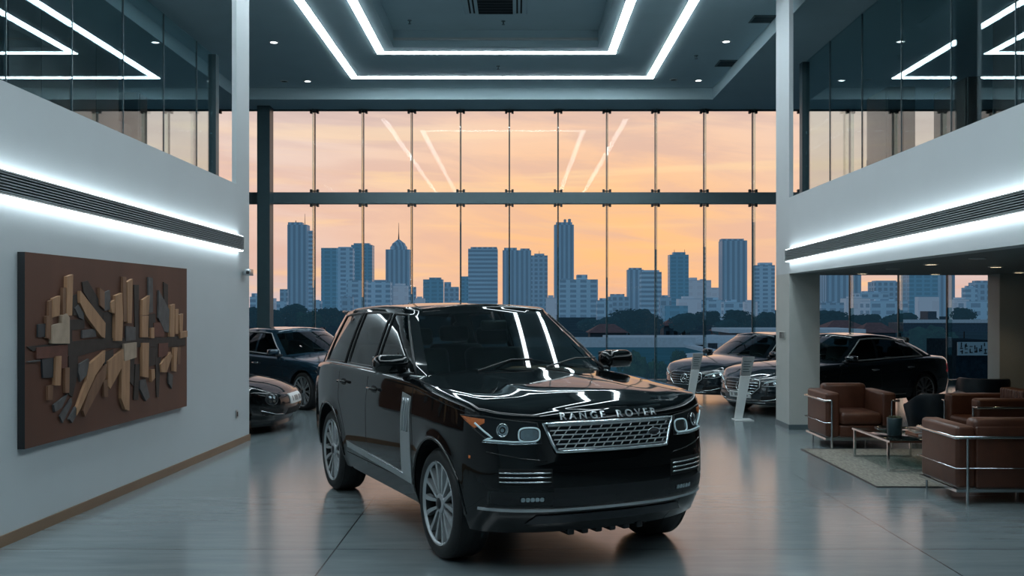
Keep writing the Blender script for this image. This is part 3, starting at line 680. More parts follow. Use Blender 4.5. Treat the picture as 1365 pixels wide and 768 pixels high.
def canopy(label, px, py, wpx, hpx, Y, gz=GZ):
    k = Y / FPX; t = thing('canopy', label, 'canopy', ((px - VX) * k, Y, gz)); zc = EYE + (VY - py) * k - gz
    MB().lathe([(wpx * k / 2, zc - hpx * k * .35), (wpx * k * .45, zc), (wpx * k * .3, zc + hpx * k * .35), (0, zc + hpx * k * .5)], 40).build('shell', NEARM['pale'], t, True)
    MB().lathe([(.3, 0), (.3, zc)], 16).build('column', NEARM['conc'], t, True)
canopy('pale domed canopy outside between two mullions above the rear sedan hood', 936, 477, 74, 15, 36, -.345)
canopy('pale domed canopy farther out, above the rear sedan windscreen', 950, 452, 70, 12, 60)
# banner sign at the right of the lounge window
Yb = 40; c = wp(1298, 465, Yb); k = Yb / FPX
t = thing('banner_sign', 'white banner with dark vertical characters on a dark shed at right of the lounge window', 'sign', (c.x, Yb, GZ))
MB().box(-22 * k, 30 * k, .1, 3, 0, c.z + 11 * k - GZ).build('shed', NEARM['shed'], t)
MB().box(-21 * k, 29 * k, .02, .09, c.z - 9 * k - GZ, c.z + 9 * k - GZ).build('panel', M['white'], t)
mb = MB(); r = random.Random(5)
for i in range(7):
    x = (-18 + i * 6.4) * k
    for q in range(5):
        x0 = x + r.choice([0, 1.2, 2.4]) * k; z0 = c.z - GZ + r.uniform(-7, 4) * k
        if q % 2: mb.box(x0, x0 + 1.1 * k, 0, .018, z0, z0 + r.uniform(3, 7) * k)
        else: mb.box(x, x + 3.8 * k, 0, .018, z0, z0 + 1 * k)
mb.build('characters', M['black'], t)
# ================================================================ cars
PAINT = {'black': pmat('black_car_paint', (.0022, .003, .0036), .035, var=.02, spec=.62), 'navy': pmat('navy_car_paint', (.014, .042, .068), .14, metal=.3, var=.04, coat=1),
         'dark': pmat('anthracite_car_paint', (.006, .012, .017), .1, var=.03, coat=1)}
TYRE = pmat('tyre_rubber', (.010, .011, .012), .62, var=.2, scale=30)
SILV = pmat('alloy_silver', (.50, .53, .55), .27, metal=.6, var=.04)
ALDARK = pmat('alloy_dark', (.05, .055, .06), .35, metal=.8, var=.04)
DISC = pmat('brake_disc_iron', (.02, .022, .024), .5, metal=.5, var=.05)
GILL = pmat('gill_silver', (.42, .45, .46), .35, metal=.55, var=.05)
PLAST = pmat('grey_black_trim', (.012, .014, .016), .35, var=.1)
CABIN = pmat('cabin_trim', (.020, .026, .028), .6, var=.15)
SEATM = pmat('seat_leather', (.045, .055, .055), .5, var=.1)
LAMP = pmat('lamp_reflector', (.55, .62, .66), .12, metal=1, var=.1, scale=40)
LENS = gmat('lamp_lens', (.75, .85, .88, 1), .06)
LAMPBK = pmat('lamp_inner_black', (.012, .015, .018), .2)
LAMPW = pmat('lamp_light_guide', (.55, .68, .72), .3, emit=(.5, .75, .85, 1), estr=.10)
AMBER = pmat('amber_reflector', (.50, .15, .05), .25, var=.3, scale=30, emit=(1, .25, .06, 1), estr=.03)
REDL = pmat('red_lamp', (.4, .02, .02), .2, emit=(1, .05, .05, 1), estr=.1)
CGLASS = gmat('tinted_car_glass', (.38, .50, .50, 1), .05)
SGLASS = gmat('dark_privacy_glass', (.12, .16, .17, 1), .025)
PLATE = pmat('number_plate', (.62, .64, .64), .4, var=.02)

def sample_outline(half, arches, sill, step):
    """half: control points of half the plan outline, nose to tail (y>=0). Returns [(x, y, nx, ny, zlow)]"""
    n = len(half); dense = []
    for i in range(n - 1):
        p0 = half[max(i - 1, 0)]; p1 = half[i]; p2 = half[i + 1]; p3 = half[min(i + 2, n - 1)]
        if i == 0: p0 = (half[1][0], -half[1][1])
        if i == n - 2: p3 = (half[-2][0], -half[-2][1])
        d1 = max(1e-6, math.dist(p0, p1)) ** .5; d2 = max(1e-6, math.dist(p1, p2)) ** .5; d3 = max(1e-6, math.dist(p2, p3)) ** .5
        for k in range(60):
            t = k / 60; q = []
            for c in (0, 1):                      # centripetal spline
                m1 = (p1[c] - p0[c]) / d1 - (p2[c] - p0[c]) / (d1 + d2) + (p2[c] - p1[c]) / d2
                m2 = (p2[c] - p1[c]) / d2 - (p3[c] - p1[c]) / (d2 + d3) + (p3[c] - p2[c]) / d3
                m1 *= d2; m2 *= d2
                q.append((2 * t ** 3 - 3 * t * t + 1) * p1[c] + (t ** 3 - 2 * t * t + t) * m1 + (3 * t * t - 2 * t ** 3) * p2[c] + (t ** 3 - t * t) * m2)
            dense.append(tuple(q))
    dense.append(half[-1])
    acc = [0]
    for a, b in zip(dense[:-1], dense[1:]): acc.append(acc[-1] + math.dist(a, b))
    total = acc[-1]
    def at_s(s):
        lo, hi = 0, len(acc) - 1
        while hi - lo > 1:
            m = (lo + hi) // 2
            if acc[m] <= s: lo = m
            else: hi = m
        f = (s - acc[lo]) / max(1e-9, acc[hi] - acc[lo]); a, b = dense[lo], dense[hi]
        i0, i1 = max(0, lo - 3), min(len(dense) - 1, hi + 3)
        tx, ty = dense[i1][0] - dense[i0][0], dense[i1][1] - dense[i0][1]
        if lo == 0 and f < .01: tx, ty = 0, 1
        if hi == len(dense) - 1 and f > .99: tx, ty = 0, -1
        l = math.hypot(tx, ty) or 1
        return (lerp(a[0], b[0], f), lerp(a[1], b[1], f), ty / l, -tx / l)
    def s_at_x(x):
        # the side part is monotonic in x
        lo, hi = 0, len(acc) - 1
        while hi - lo > 1:
            m = (lo + hi) // 2
            if dense[m][0] >= x: lo = m
            else: hi = m
        f = (x - dense[lo][0]) / ((dense[hi][0] - dense[lo][0]) or 1); return lerp(acc[lo], acc[hi], f)
    items = []
    N = max(20, round(total / step))
    zones = []
    for ax, az, R in arches:
        sa, sb = s_at_x(ax + R + .012), s_at_x(ax - R - .012); zones.append((sa - .02, sb + .02))
        items.append((sa, None))
        K = 22
        xs = [(ax + R, sill(ax + R) + .001)]
        for k in range(K + 1):
            a = PI * k / K; xs.append((ax + R * math.cos(a) - (0.0005 if k == 0 else 0), az + R * math.sin(a)))
        for x, z in xs[1:]: items.append((s_at_x(x), z))
        items.append((sb, None))
    for i in range(N + 1):
        s = total * i / N
        if any(a < s < b for a, b in zones): continue
        items.append((s, None))
    items.sort(key=lambda q: q[0])
    out = []
    for s, z in items:
        x, y, nx, ny = at_s(s); out.append((x, max(0, y), nx, ny, z if z is not None else sill(x)))
    return out

def car_body(S):
    """ring surface around the car with wheel arches, shoulder rounding and a crowned top. Returns MB, MB(bottom), rim points"""
    sill = lambda x: interp(S['sill'], x)
    O = sample_outline(S['outline'], S['arches'], sill, S.get('step', .06))
    rs = S.get('shoulder', .05); T = S.get('rows', 16); fl = S.get('flare', .012)
    def col(o, sgn):
        x, y, nx, ny, zl = o; zb = interp(S['belt'], x); wf = sstep(.25, .92, nx); wr = sstep(.25, .92, -nx)
        def pt(z, extra=0.):
            ins = interp(S['side'], z)
            if wf: ins = lerp(ins, interp(S['front'], z), wf)
            if wr: ins = lerp(ins, interp(S['rear'], z), wr)
            if 'waist' in S: ins += S['waist'](x, z) * (1 - wf) * (1 - wr)
            for ax, az, R in S['arches']:
                rr = math.hypot(x - ax, z - az)
                if rr < R * 1.5 and abs(nx) < .6: ins -= fl * math.exp(-((rr - R) / .055) ** 2)
            ins += extra
            return Vector((x - nx * ins, sgn * max(0, y - ny * ins), z))
        c = []
        top = zb - rs
        for k in range(T): c.append(pt(lerp(zl, top, (k / (T - 1)))))
        ph = S.get('phi', 1.2)
        for k in range(1, 6):
            a = ph * k / 5; c.append(pt(zb - rs + rs * math.sin(a), rs * (1 - math.cos(a))))
        return c
    left = [col(o, 1) for o in O]; right = [col(o, -1) for o in O]
    for l, r in zip((left[0], left[-1]), (right[0], right[-1])):
        for p, q in zip(l, r): p.y = 0; q.y = 0
    mb = MB()
    H = len(left[0]); n = len(O)
    ring = left + right[-2:0:-1]; m = len(ring)
    vs = [p for c in ring for p in c]
    mb.add(vs, [(i * H + k, ((i + 1) % m) * H + k, ((i + 1) % m) * H + k + 1, i * H + k + 1) for i in range(m) for k in range(H - 1)])
    # crowned top between the two rims
    K = 16; idx = {}
    def vid(p):
        mb.v.append(Vector(p)); return len(mb.v) - 1
    rows = []
    for i in range(n):
        l, r = left[i][-1], right[i][-1]; x = l.x; cr = interp(S['crown'], x); row = []
        li = i * H + H - 1; ri = ((m - i) % m) * H + H - 1
        for k in range(K + 1):
            u = -1 + 2 * k / K
            if k == 0: row.append(li)
            elif k == K: row.append(ri)
            elif i in (0, n - 1): row.append(li)
            else:
                q = (1 - u * u); z = l.z + cr * q * min(1, l.y / .5)
                if 'bulge' in S: z += S['bulge'](x, u * l.y)
                row.append(vid((x, -u * l.y, z)))
        rows.append(row)
    g0, g1 = S['open']
    for i in range(n - 1):
        xm = (left[i][-1].x + left[i + 1][-1].x) / 2
        for k in range(K):
            if g0 < xm < g1 and 1 < k < K - 2: continue
            f = []
            for q in (rows[i][k], rows[i][k + 1], rows[i + 1][k + 1], rows[i + 1][k]):
                if q not in f: f.append(q)
            if len(f) > 2: mb.f.append(tuple(f))
    bot = MB()
    bl = [c[0].copy() for c in left]; br = [c[0].copy() for c in right]
    bot.grid([[Vector((a.x, lerp(a.y, b.y, k / 4), a.z)) for k in range(5)] for a, b in zip(bl, br)])
    return mb, bot, O

def greenhouse(S):
    """cabin above the belt: columns from windscreen centre round to rear window centre, mirrored"""
    cols = []                                     # (base Vector, top Vector, tag of the segment that follows)
    ws = S['ws']; nW = 10
    for k in range(nW):
        u = k / nW; f = u * u
        cols.append((Vector((lerp(ws['b0'][0], ws['b1'][0], f), ws['b1'][1] * u, lerp(ws['b0'][1], ws['b1'][2], f))), Vector((lerp(ws['t0'][0], ws['t1'][0], f), ws['t1'][1] * u, lerp(ws['t0'][1], ws['t1'][2], f))), 'windscreen'))
    sd = S['side_cols']                           # (xb, xt, tag)
    for i, (xb, xt, tg) in enumerate(sd):
        def P(xb, xt): return (Vector((xb, interp(S['gy'], xb), interp(S['gz'], xb))), Vector((xt, interp(S['ty'], xt), interp(S['tz'], xt))))
        if i == len(sd) - 1: cols.append((*P(xb, xt), tg)); break
        nx = sd[i + 1]; n = max(1, round(abs(nx[0] - xb) / .12))
        for k in range(n): cols.append((*P(lerp(xb, nx[0], k / n), lerp(xt, nx[1], k / n)), tg))
    rw = S['rw']; nR = 8
    lb, lt = cols[-1][0], cols[-1][1]
    b1, t1 = rw['b1'], rw['t1']
    cols[-1] = (lb, lt, 'rear_pillar')
    for k in range(nR, -1, -1):
        u = k / nR; f = u * u
        cols.append((Vector((lerp(rw['b0'][0], b1[0], f), b1[1] * u, lerp(rw['b0'][1], b1[2], f))), Vector((lerp(rw['t0'][0], t1[0], f), t1[1] * u, lerp(rw['t0'][1], t1[2], f))), 'rear_window'))
    V = [0, .05, .2, .4, .6, .8, S.get('vtop', .93), 1.0]
    bul = S.get('bulge_side', .02)
    def colpts(b, t, i):
        o = []
        for v in V:
            p = b.lerp(t, v); q = 4 * v * (1 - v) * bul * (.6 if cols[i][2] == 'windscreen' else (.2 if cols[i][2] == 'a_pillar' else 1))
            nx = cols[min(i + 1, len(cols) - 1)][0] - cols[max(i - 1, 0)][0]; nn = Vector((-nx.y, nx.x, 0)); nn = nn.normalized() if nn.length > 1e-6 else Vector((1, 0, 0))
            if nn.dot(Vector((b.x - .0, b.y, 0)) if abs(b.y) > .4 else Vector((b.x, 0, 0))) < 0: nn = -nn
            o.append(p + nn * q)
        fr = S.get('fillet', .05)
        c = Vector((t.x, t.y, 0)); cc = S.get('centre', Vector((-.6, 0, 0))); d = (cc - c)
        # roof edge rounding
        for a in (.5, 1.0, 1.45):
            inn = fr * (1 - math.cos(a)); up = fr * math.sin(a) * .55
            dd = Vector((d.x * .25, -t.y, 0)); dd = dd.normalized() if dd.length > 1e-6 else Vector((-1 if t.x > cc.x else 1, 0, 0))
            o.append(Vector((t.x, t.y, t.z)) + dd * inn + Vector((0, 0, up)))
        return o
    G = [colpts(b, t, i) for i, (b, t, g) in enumerate(cols)]
    frame = MB(); glass = {}
    nv = len(V)
    mir = lambda p: Vector((p.x, -p.y, p.z))
    edges = {}
    for sgn in (1, -1):
        pts = G if sgn == 1 else [[mir(p) for p in c] for c in G]
        for i in range(len(cols) - 1):
            tg = cols[i][2]
            for k in range(len(G[0]) - 1):
                f = [pts[i][k], pts[i + 1][k], pts[i + 1][k + 1], pts[i][k + 1]]
                isg = (tg.startswith('win') or tg == 'rear_window') and 1 <= k < nv - 2
                if isg:
                    key = (tg, 0 if tg in ('windscreen', 'rear_window') else sgn)
                    glass.setdefault(key, MB()).add(f, [(0, 1, 2, 3)])
                    if tg.startswith('window'): edges.setdefault((tg, sgn), []).append(i)
                else: frame.add(f, [(0, 1, 2, 3)])
    # roof skin
    K = 12; rows = []
    for i in range(len(cols)):
        a = G[i][-1]; row = []
        for k in range(K + 1):
            u = -1 + 2 * k / K; row.append(Vector((a.x, -u * a.y, a.z + S.get('roof_crown', .03) * (1 - u * u) * min(1, a.y / .4))))
        rows.append(row)
    roof = MB().grid(rows)
    for q in (frame, roof):
        bm = bmesh.new(); me = bpy.data.meshes.new('t'); me.from_pydata([tuple(v) for v in q.v], [], q.f); bm.from_mesh(me); bpy.data.meshes.remove(me)
        bmesh.ops.remove_doubles(bm, verts=bm.verts[:], dist=.0005); bmesh.ops.dissolve_degenerate(bm, dist=.0003, edges=bm.edges[:])
        q.v = []; q.f = []; q.bm(bm)
    for q in glass.values():
        bm = bmesh.new(); me = bpy.data.meshes.new('t'); me.from_pydata([tuple(v) for v in q.v], [], q.f); bm.from_mesh(me); bpy.data.meshes.remove(me)
        bmesh.ops.remove_doubles(bm, verts=bm.verts[:], dist=.0005); q.v = []; q.f = []; q.bm(bm)
    return frame, glass, roof, G, cols, edges, V

class Skin:
    """projects flat outlines onto the car's skin"""
    def __init__(s, *mbs):
        v = []; f = []
        for m in mbs:
            o = len(v); v += m.v; f += [tuple(i + o for i in q) for q in m.f]
        s.t = BVHTree.FromPolygons([tuple(p) for p in v], f)
    def hit(s, u, z, ang, off=0.):
        c, si = math.cos(ang), math.sin(ang)
        o = Vector((c * 6 - si * u, si * 6 + c * u, z)); d = Vector((-c, -si, 0))
        p, nrm, i, dist = s.t.ray_cast(o, d)
        if p is None: return None
        return p - d * off
    def top(s, x, y, off=0.):
        p, nrm, i, dist = s.t.ray_cast(Vector((x, y, 5)), Vector((0, 0, -1)))
        return None if p is None else p + Vector((0, 0, off))
    def _proj(s, bm, fn, off, thick, ret):
        top = {}; bad = []
        for v in bm.verts:
            p = fn(v.co.x, v.co.y, off)
            if p is None: bad.append(v)
            else: top[v] = p
        bmesh.ops.delete(bm, geom=bad, context='VERTS')
        for v in bm.verts: v.co = top[v]
        mb = MB()
        bm.verts.index_update(); n = len(bm.verts)
        vs = [v.co.copy() for v in bm.verts]; fs = [tuple(v.index for v in f.verts) for f in bm.faces]
        if thick:
            back = ret(thick); vs += [v.co + back for v in bm.verts]
            for e in bm.edges:
                if e.is_boundary: a, b = e.verts[0].index, e.verts[1].index; fs.append((a, b, b + n, a + n))
        bm.free(); return mb.add(vs, fs)
    def _bm(s, poly, seg):
        bm = bmesh.new(); bm.faces.new([bm.verts.new((x, y, 0)) for x, y in poly]); bmesh.ops.triangulate(bm, faces=bm.faces[:])
        for it in range(7):
            long = [e for e in bm.edges if e.calc_length() > seg]
            if not long: break
            bmesh.ops.subdivide_edges(bm, edges=long, cuts=1); bmesh.ops.triangulate(bm, faces=[f for f in bm.faces if len(f.verts) > 3])
        return bm
    def patch(s, poly, ang, off=.003, thick=.01, seg=.05):
        d = Vector((-math.cos(ang), -math.sin(ang), 0))
        return s._proj(s._bm(poly, seg), lambda u, z, o: s.hit(u, z, ang, o), off, thick, lambda t: d * t)
    def tpatch(s, poly, off=.003, thick=.01, seg=.05):
        return s._proj(s._bm(poly, seg), lambda x, y, o: s.top(x, y, o), off, thick, lambda t: Vector((0, 0, -t)))
    def line(s, pts, ang, w=.006, off=.0015, seg=.04):
        """thin ribbon along a polyline in the (u, z) plane"""
        d = []
        for a, b in zip(pts[:-1], pts[1:]):
            n = max(1, int(math.dist(a, b) / seg)); d += [(lerp(a[0], b[0], k / n), lerp(a[1], b[1], k / n)) for k in range(n)]
        d.append(pts[-1]); mb = MB(); rows = []
        for i, p in enumerate(d):
            a = d[max(0, i - 1)]; b = d[min(len(d) - 1, i + 1)]; tx, tz = b[0] - a[0], b[1] - a[1]; l = math.hypot(tx, tz) or 1; nx, nz = -tz / l * w / 2, tx / l * w / 2
            q = [s.hit(p[0] + nx, p[1] + nz, ang, off), s.hit(p[0] - nx, p[1] - nz, ang, off)]
            if None in q: continue
            rows.append(q)
        return mb.grid(rows) if len(rows) > 1 else mb
    def tline(s, pts, w=.006, off=.0015, seg=.04):
        d = []
        for a, b in zip(pts[:-1], pts[1:]):
            n = max(1, int(math.dist(a, b) / seg)); d += [(lerp(a[0], b[0], k / n), lerp(a[1], b[1], k / n)) for k in range(n)]
        d.append(pts[-1]); rows = []
        for i, p in enumerate(d):
            a = d[max(0, i - 1)]; b = d[min(len(d) - 1, i + 1)]; tx, tz = b[0] - a[0], b[1] - a[1]; l = math.hypot(tx, tz) or 1; nx, nz = -tz / l * w / 2, tx / l * w / 2
            q = [s.top(p[0] + nx, p[1] + nz, off), s.top(p[0] - nx, p[1] - nz, off)]
            if None in q: continue
            rows.append(q)
        mb = MB(); return mb.grid(rows) if len(rows) > 1 else mb
    def tube(s, pts, ang, r=.008, off=.004, seg=.04, n=8, closed=False):
        d = []
        P = list(pts) + ([pts[0]] if closed else [])
        for a, b in zip(P[:-1], P[1:]):
            k_ = max(1, int(math.dist(a, b) / seg)); d += [(lerp(a[0], b[0], k / k_), lerp(a[1], b[1], k / k_)) for k in range(k_)]
        if not closed: d.append(P[-1])
        q = [p for p in (s.hit(u, z, ang, off) for u, z in d) if p is not None]
        return MB().tube(q, r, n, closed)
def merge(*mbs):
    o = MB()
    for m in mbs: o.add(m.v, m.f)
    return o
def ell(cx, cz, rx, rz, n=24, p=2.):
    o = []
    for k in range(n):
        a = 2 * PI * k / n; c, s_ = math.cos(a), math.sin(a)
        o.append((cx + rx * math.copysign(abs(c) ** (2 / p), c), cz + rz * math.copysign(abs(s_) ** (2 / p), s_)))
    return o

WHEELS = {}
def wheel_meshes(key, R, rim, w, style):
    """outer face looks towards -Y; origin at the hub centre"""
    h = w / 2
    ty = MB().lathe([(rim * .97, -h * .80), (rim * 1.02, -h * .95), (rim * 1.08, -h), (R * .93, -h * .97), (R * .98, -h * .82), (R, -h * .55), (R, h * .55), (R * .98, h * .82), (R * .93, h * .97), (rim * 1.05, h), (rim * .97, h * .8)], 56, 'Y')
    for k in range(4):
        y = -h * .6 + h * 1.2 * k / 3
        ty.lathe([(R - .004, y - .006), (R + .0015, y - .005), (R + .0015, y - .02), (R - .004, y - .021)], 56, 'Y')
    rm = MB().lathe([(rim * 1.03, -h * .90), (rim * 1.0, -h * .97), (rim * .965, -h * .92), (rim * .94, -h * .84)], 56, 'Y')
    def blade(a, r0, r1, w0, w1, y0, y1, th, skew=0., curve=0., n=8):
        vs = []; fs = []
        for k in range(n + 1):
            t = k / n; r = lerp(r0, r1, t); ww = lerp(w0, w1, t) / 2; y = lerp(y0, y1, t) - .0 ; aa = a + skew * t + curve * math.sin(PI * t)
            cx, cz = r * math.cos(aa), r * math.sin(aa); tx, tz = -math.sin(aa), math.cos(aa)
            for s, q in ((-1, th), (-.75, 0), (.75, 0), (1, th)): vs.append((cx + tx * ww * s, y + q, cz + tz * ww * s))
        for k in range(n):
            for j in range(4):
                j2 = (j + 1) % 4; fs.append((k * 4 + j, k * 4 + j2, (k + 1) * 4 + j2, (k + 1) * 4 + j))
        rm.add(vs, fs)
    fy = -h * .86
    if style == 'suv':
        for k in range(7):
            a = 2 * PI * k / 7 + .22
            blade(a - .13, rim * .20, rim * .96, .024, .050, fy + .012, fy, .035, -.10, -.05)
            blade(a + .13, rim * .20, rim * .96, .024, .050, fy + .012, fy, .035, .10, .05)
    elif style == 'fine':
        for k in range(10):
            a = 2 * PI * k / 10
            blade(a, rim * .2, rim * .96, .022, .016, fy + .01, fy, .03, .13); blade(a, rim * .2, rim * .96, .022, .016, fy + .01, fy, .03, -.13)
    else:
        for k in range(5):
            a = 2 * PI * k / 5 + .3
            blade(a - .1, rim * .2, rim * .96, .03, .045, fy + .01, fy, .03, -.08); blade(a + .1, rim * .2, rim * .96, .03, .045, fy + .01, fy, .03, .08)
    rm.lathe([(rim * .26, fy + .03), (rim * .24, fy + .006), (rim * .2, fy + .0), (0, fy + .0)], 28, 'Y')
    hub = MB().lathe([(rim * .135, fy + .001), (rim * .13, fy - .008), (rim * .10, fy - .012), (0, fy - .013)], 28, 'Y')
    dk = MB().lathe([(rim * .92, fy + .075), (0, fy + .075)], 40, 'Y'); dk.lathe([(rim * .945, -h * .84), (rim * .91, -h * .5), (rim * .9, h * .7)], 48, 'Y'); dk.lathe([(rim * .72, fy + .06), (rim * .72, fy + .072), (rim * .3, fy + .072), (rim * .3, fy + .06)], 40, 'Y', close=True)
    WHEELS[key] = (ty.mesh('wheel', TYRE, 50), rm.mesh('rim', SILV, 40), hub.mesh('hub_cap', ALDARK, 40), dk.mesh('brake_disc', DISC, 40))
def add_wheels(t, key, axles, track, R, sides=(-1, 1)):
    for x in axles:
        for s in sides:
            ms = WHEELS[key]
            w = bpy.data.objects.new('wheel', ms[0]); COL.objects.link(w); w.parent = t; w.location = (x, s * track, R)
            if s > 0: w.rotation_euler = (0, 0, PI)
            for nm, me in zip(('rim', 'hub_cap', 'brake_disc'), ms[1:]):
                o = bpy.data.objects.new(nm, me); COL.objects.link(o); o.parent = w

def cabin(t, S):
    """dashboard, seats, steering wheel inside"""
    c = S['cab']; zf = c['floor']; hw = c['hw']
    mb = MB().box(c['x0'], c['x1'], -hw, hw, zf, zf + .02); mb.box(c['x0'] - .02, c['x0'], -hw, hw, zf, c['belt'] - .05)
    mb.box(c['x0'], c['x1'], -hw - .02, -hw, zf, c['belt'] - .03); mb.box(c['x0'], c['x1'], hw, hw + .02, zf, c['belt'] - .03)
    mb.build('cabin_tub', CABIN, t)
    MB().rbox(c['dash'] - .02, c['x1'] + c.get('dl', .25), -hw, hw, c['belt'] - .28, c['belt'] - .02, .06, 4).build('dashboard', CABIN, t, True)
    for x in c['seats']:
        for s in (-1, 1):
            y = s * hw * .5; w = hw * .38
            q = MB().rbox(x - .27, x + .25, y - w, y + w, zf + .12, zf + .30, .06, 3)
            Mx = Matrix.Translation((x - .27, y, zf + .26)) @ Matrix.Rotation(-.28, 4, 'Y')
            q.rbox(-.08, .08, -w, w, 0, c['seat_h'], .06, 3, Mx)
            so = q.build('seat', SEATM, t, True)
            MB().rbox(-.05, .05, -w * .55, w * .55, c['seat_h'] + .03, c['seat_h'] + .20, .045, 3, Mx).build('headrest', SEATM, so, True)
    sw = MB(); Mx = Matrix.Translation((c['dash'] - .12, c['drive'] * hw * .5, c['belt'] - .09)) @ Matrix.Rotation(-1.15, 4, 'Y')
    sw.tube([Mx @ Vector((.18 * math.cos(a), .18 * math.sin(a), 0)) for a in [2 * PI * k / 28 for k in range(28)]], .015, 8, True)
    for a in (0, 2.2, 4.1): sw.tube([Mx @ Vector((0, 0, -.02)), Mx @ Vector((.18 * math.cos(a), .18 * math.sin(a), 0))], .014, 6)
    sw.build('steering_wheel', CABIN, t, 40)
def mirror(t, sk, x, y, z, s, mat, sz=1.):
    q = MB().rbox(-.075, .085, -.12, .12, -.058, .066, .055, 4, Matrix.Translation((x, s * (y + .13 * sz), z)) @ Matrix.Scale(sz, 4) @ Matrix.Rotation(s * .12, 4, 'Z'))
    o = q.build('door_mirror', mat, t, True)
    MB().rbox(-.082, -.07, -.10, .10, -.045, .052, .004, 2, Matrix.Translation((x, s * (y + .13 * sz), z)) @ Matrix.Scale(sz, 4)).build('mirror_glass', M['chrome'], o)
    MB().rbox(-.05, .04, -.12, .10, -.025, .01, .01, 2, Matrix.Translation((x + .01, s * (y - .02), z - .06 * sz))).build('mirror_arm', PLAST, o, 30)
    return o
def handle(t, sk, x, z, s, mat, w=.2):
    a = s * PI / 2; u = -s * x
    m1 = sk.patch(ell(u, z, w * .36, .03, 18, 3), a, .001, 0, .04); m1.build('door_handle_recess', M['void'], t)
    p0 = sk.hit(u - w / 2, z + .004, a, .012); p1 = sk.hit(u - w * .4, z + .004, a, .034); p2 = sk.hit(u + w * .4, z + .004, a, .034); p3 = sk.hit(u + w / 2, z + .004, a, .012)
    MB().tube([p0, p1, p2, p3], [.012, .014, .014, .012], 8).build('door_handle', mat, t, True)

